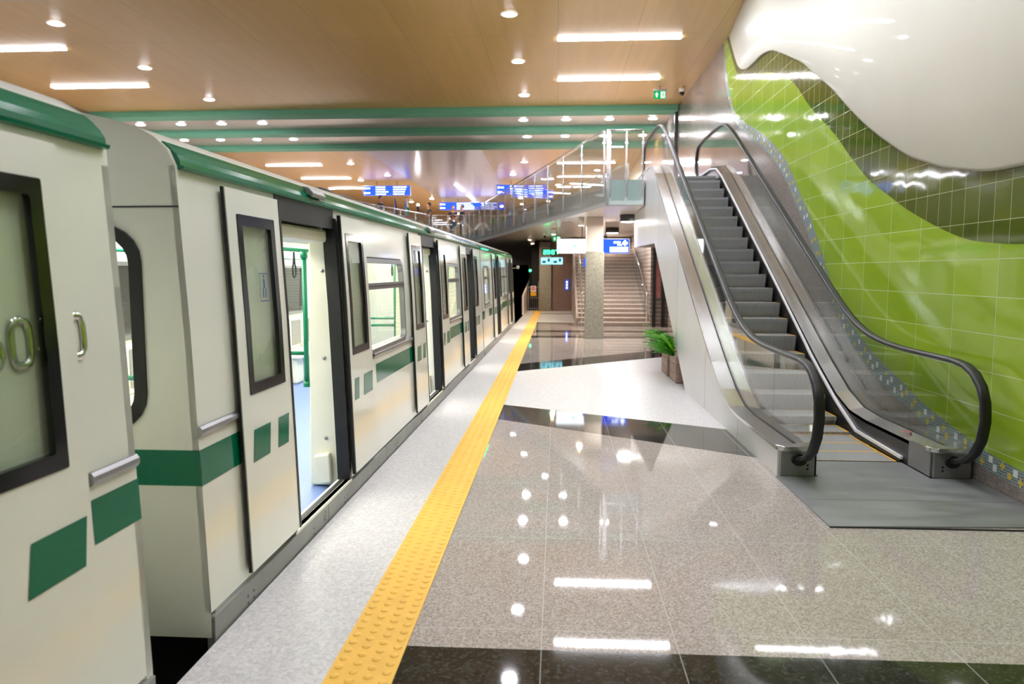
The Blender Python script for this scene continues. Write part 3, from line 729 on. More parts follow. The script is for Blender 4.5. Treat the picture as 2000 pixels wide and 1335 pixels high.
# sticker with a pictogram on the first door's glass, and the number on the skirt
stk = MB(); ys_, zs_, xs_ = 1.04-.66+.37, 1.57, LO+.0005
def dq(a, b, c__, d, mi=0): stk.add([(off(z)+xs_, y, z) for y, z in ((a, c__), (b, c__), (b, d), (a, d))], [(0, 1, 2, 3)], mi)
for a, b, c__, d in ((-.055, .055, -.075, -.07), (-.055, .055, .07, .075), (-.055, -.05, -.07, .07), (.05, .055, -.07, .07), (-.012, .012, -.005, .045), (-.01, .01, .05, .065), (-.022, -.008, -.055, -.005), (.008, .022, -.055, -.005)):
    dq(ys_+a, ys_+b, zs_+c__, zs_+d)
small(carB, stk, 'door_sticker', pm('sticker_blue', (70, 85, 140), .5))
def seg_digit(mb, y, z, h, d, x, mi=0, wd=.55, th=.1, flip=False):
    """digit drawn with flat bars on the plane x = const"""
    S7 = {'0': 'abcdef', '1': 'bc', '2': 'abged', '7': 'abc'}[d]; w_ = h*wd; t_ = h*th
    B = {'a': (0, w_, h-t_, h), 'b': (w_-t_, w_, h/2, h), 'c': (w_-t_, w_, 0, h/2), 'd': (0, w_, 0, t_), 'e': (0, t_, 0, h/2), 'f': (0, t_, h/2, h), 'g': (0, w_, h/2-t_/2, h/2+t_/2)}
    for s_ in S7:
        a, b, c__, d_ = B[s_]; mb.add([(x, y+a, z+c__), (x, y+b, z+c__), (x, y+b, z+d_), (x, y+a, z+d_)], [(0, 1, 2, 3)], mi)
nm = MB(); seg_digit(nm, 1.49, .028, .06, '1', .0055); seg_digit(nm, 1.535, .028, .06, '2', .0055); small(carB, nm, 'painted_number', M['black'])
# third car
YC = 14.62; LC = 9.0
carC = car('metro_car', YC, LC, 'cream and green metro car farthest along the platform, ending at the tunnel mouth',
    [(2.75, 3.65), (7.1, 7.95)], [(.35, 1.45), (4.4, 5.3), (5.5, 6.35)], [(.3, 1.6), (4.4, 6.3)], [(0, .35, .71, .87, 0), (1.2, 1.9, .71, .87, 0), (4.45, 6.3, .71, .87, 0)], straps=False, end_near=True)
small(carC, MB().box(-.10, -.05, .2, 1.3, 2.112, 2.118), 'green_light_strip', M['led_green'])
small(carC, MB().tube([(-.1, LC+.01, 1.75), (.08, LC+.01, 1.8)], .012, 6).lathe([(0.0005, -.06), (.05, -.04), (.05, .04), (0.0005, .06)], (.1, LC+.01, 1.8), 10), 'mirror_lamp', M['skirt'])

# ------------------------------------------------------------------ escalator
EX0, EX1 = 1.79, 3.325
GL, GR = 1.955, 3.15
hz = [(6.0, .955), (6.5, .955), (7.0, .96), (7.4, .985), (7.8, 1.05), (8.2, 1.18), (8.7, 1.42), (9.2, 1.69), (10.4, 2.32), (12.0, 3.17), (13.4, 3.92), (14.0, 4.22), (14.4, 4.39), (14.8, 4.47), (15.3, 4.49), (17.0, 4.49)]
HY, HZ = [p_[0] for p_ in hz], [p_[1] for p_ in hz]
def zh(y): return lerp(y, HY, HZ)
def zd(y):       # deck height
    return lerp(y, [6.0, 7.3, 7.7, 8.1, 8.6, 9.2, 14.0, 14.5, 15.0, 17.4], [.25, .25, .275, .39, .625, .935, 3.46, 3.66, 3.72, 3.72])
YD = [6.02, 6.5, 7.0, 7.3, 7.5, 7.7, 7.9, 8.1, 8.35, 8.6, 8.9, 9.2, 10.4, 11.6, 12.8, 14.0, 14.25, 14.5, 14.75, 15.0, 16.2, 17.4]
esc = thing('escalator', (2.55, 6.0, 0), 'steel escalator with glass sides and black handrails along the green tiled wall', 'escalator')
# cladding (side panel) and soffit
poly = [(6.02, 0), (10.35, 0), (13.95, 2.18), (17.55, 2.22), (17.55, 3.7)]+[(y, zd(y)-.02) for y in reversed(YD)]
MB().prism(poly, 'x', EX0, EX0+.03).build('side_cladding', M['clad'], esc)
jt = MB()
for y in (7.35, 9.0, 11.2, 13.4, 15.6):
    zb = 0 if y < 10.35 else lerp(y, [10.35, 13.95, 17.55], [0, 2.18, 2.22]); jt.box(EX0-.0006, EX0, y, y+.004, zb+.01, zd(y)-.04)
jt.build('panel_joints', M['darkgrey'], esc)
MB().prism([(10.35, 0), (13.95, 2.18), (17.55, 2.22), (17.55, 2.3), (13.9, 2.26), (10.3, .08)], 'x', EX0+.03, EX1).build('soffit_panel', M['steel_dark'], esc)
MB().box(EX0+.03, EX1, 17.5, 17.55, 2.3, 3.49).build('end_panel', M['clad'], esc)
# decks
def strip(name, xa, xb, dz, mat, y0=6.02, y1=17.4, th=.03, dzb=None):
    m_ = MB(); ys_ = [y for y in YD if y0 <= y <= y1]
    za = [zd(y)+dz for y in ys_]; zb = [zd(y)+(dz if dzb is None else dzb) for y in ys_]; n = len(ys_)
    vs = [(xa, y, z) for y, z in zip(ys_, za)]+[(xb, y, z) for y, z in zip(ys_, zb)]+[(xa, y, z-th) for y, z in zip(ys_, za)]+[(xb, y, z-th) for y, z in zip(ys_, zb)]
    fs = []
    for i in range(n-1):
        for a, b in ((0, n), (n, 3*n), (3*n, 2*n), (2*n, 0)): fs.append((a+i, a+i+1, b+i+1, b+i))
    for i in (0, n-1): fs.append((i, n+i, 3*n+i, 2*n+i))
    m_.add(vs, fs, 0, False); return m_.build(name, mat, esc)
strip('outer_deck', EX0-.012, GL-.014, .0, M['steel'])
strip('inner_deck', GL+.014, 2.10, .0, M['steel'], dzb=-.03)
strip('inner_deck', 3.0, GR-.014, -.03, M['steel'], dzb=0)
strip('outer_deck', GR+.014, EX1, 0, M['steel'])
for x in (GL, GR): strip('glazing_channel', x-.014, x+.014, -.008, M['black'])
for x0, x1 in ((2.085, 2.10), (3.0, 3.015)):
    m_ = MB(); ys_ = YD; n = len(ys_)
    for i in range(n-1):
        a, b = ys_[i], ys_[i+1]
        lo = lambda y: max(-.02, zd(y)-.42)
        m_.add([(x, y, z) for x in (x0, x1) for y, z in ((a, lo(a)), (b, lo(b)), (b, zd(b)-.03), (a, zd(a)-.03))], [(0, 1, 2, 3), (4, 7, 6, 5), (0, 4, 5, 1), (2, 6, 7, 3)])
    m_.build('skirt_panel', M['skirt_dark'], esc)
# brush guard: pale line low on both skirts
for x, sg in ((2.10, 1), (3.0, -1)):
    pth = [(x+sg*.012, y, lerp(y, [6.5, 7.5, 8.03, 8.85, 9.6], [.05, .075, .27, .66, 1.085]) if y < 9.5 else zd(y)-.06) for y in YD if y > 6.45]
    MB().sweep(pth, [(-.011, -.013), (.011, -.013), (.011, .013), (-.011, .013)], ref=(1, 0, 0), smooth=False).sweep([(p_[0]+sg*.006, p_[1], p_[2]-.03) for p_ in pth], [(-.01, -.012), (.01, -.012), (.01, .012), (-.01, .012)], 1, ref=(1, 0, 0), smooth=False).build('brush_guard', [M['white'], M['black']], esc)
# newels
for x0, x1, gx in ((EX0+.004, 2.10, GL), (2.996, EX1-.005, GR)):
    nw = MB().prism([(x0, 6.04), (x0+.02, 6.0), (x1-.02, 6.0), (x1, 6.06), (x1, 6.4), (x0, 6.4)], 'z', .012, .225)
    o_ = nw.build('newel_panel', M['newel'], esc)
    bt = MB()
    for z in (.07, .10): bt.add([(gx+.07*(1 if gx < 2.5 else -1)+.011*math.cos(t_*math.pi/4), 5.998, z+.011*math.sin(t_*math.pi/4)) for t_ in range(8)], [tuple(range(8))])
    bt.build('buttons', M['darkgrey'], o_)
    MB().prism([(x0-.01, 6.03), (x0+.03, 5.985), (x1-.03, 5.985), (x1+.005, 6.03), (x1+.005, 6.1), (x0-.01, 6.1)], 'z', .215, .255).build('deck_nose', M['steel'], o_, bevel=.01)
    MB().sweep([(gx, 6.05, .145), (gx, 5.98, .145)], [(.05*math.cos(t_*math.pi/6), .06*math.sin(t_*math.pi/6)) for t_ in range(12)]).build('handrail_inlet', M['black'], o_)
# handrails and glass
LOOP0 = [(6.1, .145), (5.95, .15), (5.80, .19), (5.68, .28), (5.60, .40), (5.565, .55), (5.58, .70), (5.64, .81), (5.74, .895), (5.87, .942)]
LOOP1 = [(17.15, 4.46), (17.3, 4.37), (17.4, 4.22), (17.42, 4.05), (17.36, 3.88), (17.25, 3.78), (17.1, 3.75)]
mid = [(y, zh(y)) for y in [6.0, 6.25, 6.5, 6.75, 7.0, 7.2, 7.4, 7.6, 7.8, 8.0, 8.2, 8.45, 8.7, 9.2, 10.4, 12, 13.4, 13.7, 14, 14.2, 14.4, 14.6, 14.8, 15.05, 15.3, 17.0]]
def smooth(p_):
    q = [p_[0]]
    for a, b, c__ in zip(p_, p_[1:], p_[2:]): q.append(((a[0]+2*b[0]+c__[0])/4, (a[1]+2*b[1]+c__[1])/4))
    return q+[p_[-1]]
HP = smooth(LOOP0+mid+LOOP1)
sec = [(.042, 0), (.037, .016), (.022, .023), (-.022, .023), (-.037, .016), (-.042, 0), (-.035, -.014), (-.02, -.018), (.02, -.018), (.035, -.014)]
for gx in (GL, GR):
    MB().sweep([(gx, y, z) for y, z in HP], sec, ref=(1, 0, 0)).build('handrail', M['black'], esc)
    gl_ = [(y, z) for y, z in HP]
    cuts = [5.5, 6.75, 8.55, 10.5, 12.45, 14.4, 17.6]
    for a, b in zip(cuts, cuts[1:]):
        up = [(y, z) for y, z in HP[4:-5] if a+.004 < y < b-.004 and z > zd(max(6.02, y))+.05]
        if a > 5.6: up = [(a+.004, lerp(a, [p_[0] for p_ in HP[8:-7]], [p_[1] for p_ in HP[8:-7]]))]+up
        if b < 17.5: up = up+[(b-.004, lerp(b, [p_[0] for p_ in HP[8:-7]], [p_[1] for p_ in HP[8:-7]]))]
        lo = [(y, zd(y)-.015) for y in YD if a+.004 < y < b-.004]
        la = [(a+.004, zd(a)-.015)] if a > 5.6 else []; lb = [(b-.004, zd(b)-.015)] if b < 17.5 else []
        out_ = up+list(reversed(la+lo+lb))
        MB().prism(out_, 'x', gx-.006, gx+.006).build('glass_panel', M['glass_clear'], esc)
# steps
tread, rise = .355, .193
ynose = 6.42
def zs(y):      # nosing height
    return lerp(y, [6.0, 7.3, 7.6, 7.95, 8.45, 14.0, 14.35, 17], [.012, .012, .04, .13, .38, 3.33, 3.45, 3.45])
ynos = [6.52]
while ynos[-1] < 14.6: ynos.append(ynos[-1]+tread)
XS0, XS1 = 2.14, 2.96
for k, yn in enumerate(ynos):
    z = zs(yn); zp = zs(yn-tread)
    # riser is slightly curved, tread grooved; yellow border on back and sides
    m_ = MB().box(XS0, XS1, yn, yn+tread, z-.04, z)
    if z-zp > .01:
        d = z-zp
        m_.add([(x, yn+q, z-.0-u*d) for x in (XS0, XS1) for q, u in ((0, 0.02), (.008, .3), (.02, .65), (.04, 1.05))]
               , [(i, i+1, 5+i, 4+i) for i in range(3)], 0, True)
        m_.box(XS0, XS1, yn+.05, yn+tread, zp-.03, z-.01, 0)
    for a, b, c__, d_ in ((XS0, XS0+.022, yn, yn+tread), (XS1-.022, XS1, yn, yn+tread), (XS0, XS1, yn+tread-.022, yn+tread), (XS0, XS1, yn, yn+.006)):
        m_.quad((a, c__, z+.0012), (b, c__, z+.0012), (b, d_, z+.0012), (a, d_, z+.0012), 1)
    m_.build('step', [M['step'], M['yellow_line']], esc)
MB().box(XS0, XS1, 14.9, 17.5, 3.40, 3.47).build('landing_plate', M['plate'], esc)
pl = MB().prism([(1.775, 4.8), (WX-.012, 4.87), (WX-.012, 5.995), (2.985, 5.995), (2.985, 6.5), (2.115, 6.5), (2.115, 5.995), (1.775, 5.995)], 'z', .001, .010)
o_ = pl.build('landing_plate', M['plate'], esc)
MB().box(1.80, WX-.03, 5.38, 5.383, .010, .0105).box(1.775, WX-.012, 4.795, 4.80, .0005, .0105).build('plate_joints', M['darkgrey'], o_)
# little red pictogram on the inner deck
pg = MB(); zt = .256
pg.add([(3.07+.045*math.cos(t_*math.pi/8), 6.62+.045*math.sin(t_*math.pi/8), zt) for t_ in range(16)]+[(3.07+.03*math.cos(t_*math.pi/8), 6.62+.03*math.sin(t_*math.pi/8), zt) for t_ in range(16)], [(i, (i+1) % 16, 16+(i+1) % 16, 16+i) for i in range(16)])
pg.build('warning_sticker', M['sign_red'], esc)

# ------------------------------------------------------------------ glass railings of the concourse
def railing(name, pts, label, n, fascia=True, zb=ZF, frosted=False, rail_r=.022):
    """pts: polyline in plan; n posts"""
    rt = thing(name, (pts[0][0], pts[0][1], zb), label, 'railing', 'glass railings of the concourse')
    MB().tube([(x, y, zb+1.0) for x, y in pts], rail_r, 8).build('handrail', M['steel'], rt)
    a, b = Vector((*pts[0], 0)), Vector((*pts[-1], 0)); d = (b-a); L = d.length; d.normalize(); nr = Vector((d.y, -d.x, 0))
    for k in range(n):
        q = a+d*(L*k/(n-1)); m_ = MB()
        m_.box(q.x-.016, q.x+.016, q.y-.016, q.y+.016, zb-.32 if fascia else zb, zb+.98)
        for z in (zb+.75, zb+.1): m_.box(q.x-.035, q.x+.035, q.y-.03, q.y+.03, z-.02, z+.02)
        m_.build('post', M['steel'], rt)
    for k in range(n-1):
        p0, p1 = a+d*(L*k/(n-1)+.03), a+d*(L*(k+1)/(n-1)-.03); e = nr*.006; m_ = MB()
        zt, zl = zb+.93, (zb-.4 if fascia else zb+.08)
        vs = [(*(p_+s_*e).xy, z) for p_ in (p0, p1) for s_ in (-1, 1) for z in (zl, zt)]
        m_.add(vs, [(0, 1, 5, 4), (2, 6, 7, 3), (1, 3, 7, 5), (0, 4, 6, 2), (0, 2, 3, 1), (4, 5, 7, 6)])
        m_.build('glass_panel', M['glass_rail'], rt)
    return rt
def lin_off(a, b, o_):
    d = Vector((b[0]-a[0], b[1]-a[1])); d.normalize(); n_ = Vector((d.y, -d.x))*o_
    return [(a[0]+n_.x, a[1]+n_.y), (b[0]+n_.x, b[1]+n_.y)]
railing('glass_railing', lin_off((.97, 15.45), (-4.6, 37.5), -.03), 'long glass railing slanting along the walkway from the escalator head to the far concourse', 15)
railing('glass_railing', [(-4.70, 37.52), (-6.28, 37.52)], 'short glass railing in front of the two men standing on the concourse', 3)
railing('glass_railing', lin_off((-6.45, 37.4), (-11.5, 16.3), -.03), 'glass railing of the opposite walkway behind the train roof', 14)
rl = railing('glass_railing', [(1.06, 15.44), (1.72, 15.44)], 'short glass railing with frosted fascia on the landing beside the escalator head', 3)
MB().box(1.02, 1.76, 15.472, 15.488, ZS+.02, ZF+.02).build('frosted_fascia', M['frost'], rl)
MB().box(.99, 1.04, 15.42, 15.465, ZS+.01, ZF+1.02).build('corner_post', M['steel'], rl)
rl2 = railing('glass_railing', [(1.85, 20.0), (-2.5, 37.5)], 'inner railing with solid grey lower panels on the far side of the walkway', 9, fascia=False)
m_ = MB().prism([(1.85, 20.02), (-2.5, 37.52), (-2.46, 37.56), (1.89, 20.06)], 'z', ZF+.002, ZF+.62); m_.build('solid_panel', M['lightgrey'], rl2)
# steel edge trim under the railings
ft = MB()
for (a, b) in (((1.0, 15.5), (-4.56, 37.6)), ((-4.56, 37.6), (-6.4, 37.6)), ((-6.4, 37.6), (-11.6, 15.8))):
    q = lin_off(a, b, -.012); ft.prism([a, b, (q[1][0], q[1][1]), (q[0][0], q[0][1])], 'z', ZS-.01, ZF+.005)
tag(ft.build('trim_4', M['lightgrey']), 'grey steel fascia of the walkway edge', kind='structure')

# ------------------------------------------------------------------ lamps
def strip_light(loc, L, label, along='x'):
    t_ = thing('ceiling_strip_light', loc, label, 'ceiling light', 'ceiling strip lights'); x, y, z = loc; kids = []
    a, b = (L, .17) if along == 'x' else (.17, L)
    kids.append(MB().box(x-a/2-.015, x+a/2+.015, y-b/2-.015, y+b/2+.015, z-.008, z-.001).build('frame', M['white'], t_))
    kids.append(MB().box(x-a/2, x+a/2, y-b/2, y+b/2, z-.020, z-.0085).build('diffuser', M['lamp'], t_))
    return t_, kids
sl0 = None
XR, XL = 1.2, 2*CX-1.2
def put_strip(x, y, label):
    global sl0
    if sl0 is None: sl0 = strip_light((x, y, ZC), 2.42, label)
    else: copy_tree(sl0[0], sl0[1], (x, y, ZC), label)
ysl = [15.25-3.11*k for k in (-1, 0, 1, 2, 3, 4)]
for k, y in enumerate(ysl):
    for x, sd in ((XR, 'near side'), (XL, 'train side')):
        if k == 0: lb = 'white ceiling strip light nearest the green beams, ' + ('beside the exit sign' if x > 0 else 'just over the train roof')
        elif k == 1: lb = 'white ceiling strip light second from the green beams, ' + ('over the escalator foot' if x > 0 else 'over the nearest train car')
        else: lb = 'white ceiling strip light out of view, %s from the green beams, %s' % (ORD[k], 'over the platform' if x > 0 else 'over the far track')
        put_strip(x, y, lb)
for k, y in enumerate((32.1, 36.6, 41.0)):
    for x in (XR, XL):
        put_strip(x, y, 'white strip light over the concourse, %s beyond the green beams, %s' % (ORD[k], 'behind the glass railing' if x > 0 else 'above the train roof'))
cs = None
for k, y in enumerate((41.2, 46.5, 51.5)):
    lb = 'white strip light running lengthwise on the silver ceiling strip, %s along' % ORD[k]
    if cs is None: cs = strip_light((-5.35, y, ZC), 3.4, lb, 'y')
    else: copy_tree(cs[0], cs[1], (-5.35, y, ZC), lb)
def downlight(loc, label):
    t_ = thing('downlight', loc, label, 'downlight', 'round ceiling downlights'); x, y, z = loc
    k1 = MB().lathe([(.165, -.001), (.165, -.012), (.135, -.016), (.13, -.006)], (x, y, z), 20).build('rim', M['white'], t_)
    k2 = MB().lathe([(.13, -.008), (.115, -.02), (.06, -.027), (.0005, -.028)], (x, y, z), 20, 0, False).build('lens', M['lamp_dl'], t_)
    return t_, [k1, k2]
dl = None
def put_dl(x, y, label):
    global dl
    if dl is None: dl = downlight((x, y, ZC), label)
    else: copy_tree(dl[0], dl[1], (x, y, ZC), label)
for k, y in enumerate((19.86, 16.75, 13.75, 10.7, 7.65, 4.6, 1.55)):
    for x in (-.88, 2*CX+.88):
        put_dl(x, y, 'round downlight on the orange ceiling, %s from the beams, %s' % (ORD[k], 'above the yellow strip' if x > -5 else 'above the train roof'))
for rI, y in enumerate((23.05, 25.8)):
    for k in range(4):
        for s_ in (1, -1):
            x = CX+s_*(4.05+1.3*k)
            put_dl(x, y, 'downlight in the %s bay behind the beams, %s of four towards the %s wall' % (ORD[rI], ORD[k], 'tiled' if s_ > 0 else 'far'))
for k, (x, y) in enumerate(((-.42, 28.3), (-1.4, 31.7), (-2.1, 35.6), (-.32, 37.4), (-2.3, 47), (-.6, 49), (-2.4, 51), (-2.4, 55), (-2.4, 59))):
    put_dl(x, y, 'round downlight over the right concourse walkway, %s beyond the beams' % ORD[k])
    put_dl(2*CX-x, y, 'round downlight over the left concourse walkway, %s beyond the beams' % ORD[k])

# drum pendants and spots under the concourse
dp = None
for k, y in enumerate((17.9, 23.0, 28.2)):
    lb = 'dark drum ceiling lamp under the concourse, ' + ['nearest, beside the escalator underside', 'middle one, just above the blue sign', 'farthest, over the granite stairs'][k]
    if dp is None:
        t_ = thing('pendant_drum_lamp', (1.68, y, ZS), lb, 'ceiling lamp', 'drum lamps under the concourse')
        k1 = MB().lathe([(.0005, 0), (.2, 0), (.2, -.17), (.185, -.17), (.185, -.1)], (1.68, y, ZS-.002), 24).build('drum', M['darkgrey'], t_)
        k2 = MB().lathe([(.184, -.165), (.1, -.166), (.0005, -.167)], (1.68, y, ZS-.002), 24, 0, False).build('diffuser', M['lamp_drum'], t_)
        dp = (t_, [k1, k2])
    else: copy_tree(dp[0], dp[1], (1.68, y, ZS), lb)
sp = None
for k, (x, y) in enumerate(((.6, 18.9), (-.12, 23.4), (-1.0, 27.3), (-1.0, 30.5), (-1.02, 33.6), (-1.04, 36.2))):
    lb = 'small white cylinder spotlight under the walkway, ' + ['beside the square pillar', 'above the white lit sign', 'first of the row over the platform edge', 'second of the row over the platform edge', 'third of the row over the platform edge', 'last of the row by the tunnel mouth'][k]
    if sp is None:
        t_ = thing('cylinder_spot', (x, y, ZS), lb, 'spotlight', 'cylinder spotlights under the concourse')
        k1 = MB().lathe([(.0005, 0), (.075, 0), (.075, -.19), (.065, -.19), (.065, -.15)], (x, y, ZS-.002), 16).build('casing', M['white'], t_)
        k2 = MB().lathe([(.064, -.182), (.0005, -.184)], (x, y, ZS-.002), 16, 0, False).build('lens', M['lamp_warm'], t_)
        sp = (t_, [k1, k2])
    else: copy_tree(sp[0], sp[1], (x, y, ZS), lb)

# ------------------------------------------------------------------ signs
def sign_bars(par, x, y, z, w_, h, rows, cols, seed):
    rg = random.Random(seed)
    for c_ in range(cols):
        for r_ in range(rows):
            mb = MB(); x0 = x+w_*(c_+.12)/cols; zz_ = z+h*(1-(r_+.72)/rows); ln = w_/cols*rg.uniform(.5, .75); q = x0
            while q < x0+ln:
                d = rg.uniform(.025, .06); mb.box(q, q+d, y-.012, y-.007, zz_, zz_+h/rows*.42); q += d+.018
            mb.build('text_line', M['sign_white'], par)
def hanging_sign(x0, x1, y, z0, z1, label, seed, zc=ZC):
    t_ = thing('hanging_sign', ((x0+x1)/2, y, z1), label, 'sign', 'blue lit direction signs')
    MB().box(x0-.02, x1+.02, y, y+.12, z0-.02, z1+.02).build('casing', M['alu'], t_)
    MB().box(x0, x1, y-.006, y-.001, z0, z1).build('lit_face', M['sign_blue'], t_)
    sign_bars(t_, x0+(x1-x0)*.22, y, z0, (x1-x0)*.75, z1-z0, 4, 2, seed)
    for zz_ in (.25, .75):
        cz = z0+(z1-z0)*zz_
        MB().box(x0+.08, x0+.34, y-.012, y-.007, cz-.03, cz+.03).add([(x0+.08, y-.012, cz-.08), (x0+.02, y-.012, cz), (x0+.08, y-.012, cz+.08)], [(0, 1, 2)]).build('arrow', M['sign_white'], t_)
    m_ = MB()
    for q in (.28, .72): m_.box(x0+(x1-x0)*q-.012, x0+(x1-x0)*q+.012, y+.05, y+.07, z1+.02, zc-.002)
    m_.build('hanger', M['darkgrey'], t_); return t_
hanging_sign(-9.9, -7.5, 38.0, 5.55, 6.02, 'blue lit direction sign hanging over the opposite walkway above the lone man', 1)
hanging_sign(-3.05, -.55, 38.0, 5.55, 6.02, 'blue lit direction sign hanging behind the slanting glass railing', 2)
hanging_sign(-7.4, -3.3, 47.0, 5.55, 6.0, 'blue lit direction sign hanging behind the two standing men', 3)
# long sign box under the concourse
t_ = thing('hanging_sign', (.98, 20.3, 2.5), 'long lit sign box, white and blue, hanging behind the square pillar', 'sign')
sz0, sz1, sy = 2.16, 2.53, 20.3
MB().box(-.02, 1.95, sy, sy+.12, sz0-.02, sz1+.02).build('casing', M['alu'], t_)
MB().box(0, .98, sy-.006, sy-.001, sz0, sz1).build('white_face', M['sign_white'], t_)
MB().box(.98, 1.93, sy-.006, sy-.001, sz0, sz1).build('blue_face', M['sign_blue'], t_)
m_ = MB().box(1.42, 1.90, sy-.012, sy-.007, sz0+.03, sz0+.04).box(1.42, 1.90, sy-.012, sy-.007, sz0+.15, sz0+.16)
for k in range(6): m_.box(1.42+.094*k, 1.43+.094*k, sy-.012, sy-.007, sz0+.03, sz0+.16)
m_.build('letter_frame', M['sign_white'], t_)
for k in range(5): MB().box(1.45+.094*k, 1.49+.094*k, sy-.012, sy-.007, sz0+.06, sz0+.13).build('letter', M['sign_white'], t_)
for q in ((1.52, 1.70, .26, .31), (1.62, 1.74, .2, .23), (1.1, 1.2, .12, .17)):
    MB().box(q[0], q[1], sy-.012, sy-.007, sz0+q[2], sz0+q[3]).build('letter_line', M['sign_white'], t_)
MB().add([(1.74, sy-.012, sz0+.26), (1.82, sy-.012, sz0+.35), (1.90, sy-.012, sz0+.26), (1.82, sy-.012, sz0+.19)], [(0, 1, 2, 3)]).build('arrow', M['sign_white'], t_)
m_ = MB(); m_.add([(.48+.05*math.cos(i*math.pi/6), sy-.009, 2.35+.05*math.sin(i*math.pi/6)) for i in range(12)], [tuple(range(12))]); m_.build('round_emblem', M['scr'], t_)
MB().box(.66, .68, sy+.05, sy+.07, sz1, ZS-.002).box(1.3, 1.32, sy+.05, sy+.07, sz1, ZS-.002).build('hanger', M['darkgrey'], t_)
# clock and twin screens
t_ = thing('digital_clock', (-.26, 29.5, 2.4), 'green digital clock reading 20:07 above the twin screens', 'clock')
MB().box(-.6, .1, 29.5, 29.6, 2.3, 2.56).build('casing', M['darkgrey'], t_)
m_ = MB()
def segx(mb, x, z, h, d, y, mi=0):
    w_ = h*.62; t2 = h*.17
    B = {'a': (0, w_, h-t2, h), 'b': (w_-t2, w_, h/2, h), 'c': (w_-t2, w_, 0, h/2), 'd': (0, w_, 0, t2), 'e': (0, t2, 0, h/2), 'f': (0, t2, h/2, h), 'g': (0, w_, h/2-t2/2, h/2+t2/2)}
    for s_ in {'0': 'abcdef', '2': 'abged', '7': 'abc'}[d]:
        a, b, c__, e_ = B[s_]; mb.box(x+a, x+b, y-.008, y, z+c__, z+e_)
for k, d in enumerate('2007'): segx(m_, -.54+.145*k+(.035 if k > 1 else 0), 2.345, .17, d, 29.498)
m_.box(-.262, -.236, 29.49, 29.498, 2.38, 2.405).box(-.262, -.236, 29.49, 29.498, 2.455, 2.48)
m_.build('digits', M['led_green'], t_)
MB().box(-.27, -.23, 29.53, 29.57, 2.56, ZS-.002).build('hanger', M['darkgrey'], t_)
t_ = thing('hanging_screen_pair', (-.2, 29.5, 2.1), 'pair of pale cyan information screens hanging below the green clock', 'screen')
MB().box(-.66, .24, 29.502, 29.58, 1.93, 2.24).box(-.65, -.63, 29.53, 29.55, 2.24, ZS-.002).box(.21, .23, 29.53, 29.55, 2.24, ZS-.002).build('casing', M['darkgrey'], t_)
for a in (-.64, -.2):
    o_ = MB().box(a, a+.42, 29.494, 29.499, 1.95, 2.22).build('screen', M['scr'], t_)
    MB().box(a+.05, a+.2, 29.49, 29.494, 2.0, 2.1).box(a+.26, a+.36, 29.49, 29.494, 2.05, 2.19).build('screen_image', M['scr_dark'], o_)
# exit signs
def exit_sign(x, y, z, w_, h, label, zc):
    t_ = thing('exit_sign', (x, y, z), label, 'sign', 'green exit signs')
    MB().box(x-w_/2-.02, x+w_/2+.02, y-.015, y+.05, z+h+.005, z+h+.04).box(x-.01, x+.01, y+.01, y+.03, z+h+.04, max(z+h+.045, zc-.002)).build('casing', M['alu'], t_)
    MB().box(x-w_/2, x+w_/2, y, y+.015, z, z+h).build('green_plate', M['exit_green'], t_)
    m_ = MB(); yf = y-.003; cx = x-w_*.25
    m_.add([(cx-w_*.14, yf, z+h*.5), (cx, yf, z+h*.85), (cx+w_*.14, yf, z+h*.5)], [(0, 1, 2)]); m_.box(cx-w_*.06, cx+w_*.06, yf, y, z+h*.2, z+h*.52)
    m_.box(x+w_*.08, x+w_*.42, yf, y, z+h*.1, z+h*.9); m_.build('arrow_and_door', M['exit_white'], t_)
    m_ = MB(); fx = x+w_*.25; y2 = yf-.002
    m_.box(fx-w_*.03, fx+w_*.05, y2, yf, z+h*.72, z+h*.84)
    m_.add([(fx-w_*.04, y2, z+h*.4), (fx+w_*.06, y2, z+h*.42), (fx+w_*.07, y2, z+h*.68), (fx-w_*.04, y2, z+h*.68)], [(0, 1, 2, 3)])
    m_.add([(fx-w_*.04, y2, z+h*.42), (fx+w_*.01, y2, z+h*.42), (fx-w_*.06, y2, z+h*.16), (fx-w_*.12, y2, z+h*.2)], [(0, 1, 2, 3)])
    m_.add([(fx+w_*.01, y2, z+h*.42), (fx+w_*.06, y2, z+h*.42), (fx+w_*.13, y2, z+h*.2), (fx+w_*.08, y2, z+h*.16)], [(0, 1, 2, 3)])
    m_.build('running_figure', M['exit_green'], t_); return t_
exit_sign(2.52, 19.1, 5.93, .30, .19, 'green exit sign with white arrow and running figure on the orange ceiling', ZC)
exit_sign(-.02, 25.2, 2.68, .26, .16, 'small dim exit sign under the walkway above the green clock', ZS)
# dome cameras
def dome(x, y, z, label, r_=.075):
    t_ = thing('ceiling_dome_camera', (x, y, z), label, 'camera', 'dome security cameras')
    MB().lathe([(.0005, 0), (r_, 0), (r_*1.05, -.08), (r_*.9, -.11)], (x, y, z-.002), 16).build('housing', M['white'], t_)
    MB().lathe([(r_*.88, -.105), (r_*.8, -.15), (r_*.45, -.19), (.0005, -.2)], (x, y, z-.002), 16).build('dome', M['black_gloss'], t_)
dome(3.10, 19.35, ZC, 'white dome camera on the orange ceiling beside the granite wall')
dome(-.42, 25.6, ZS, 'small dark dome camera under the walkway edge', .06)
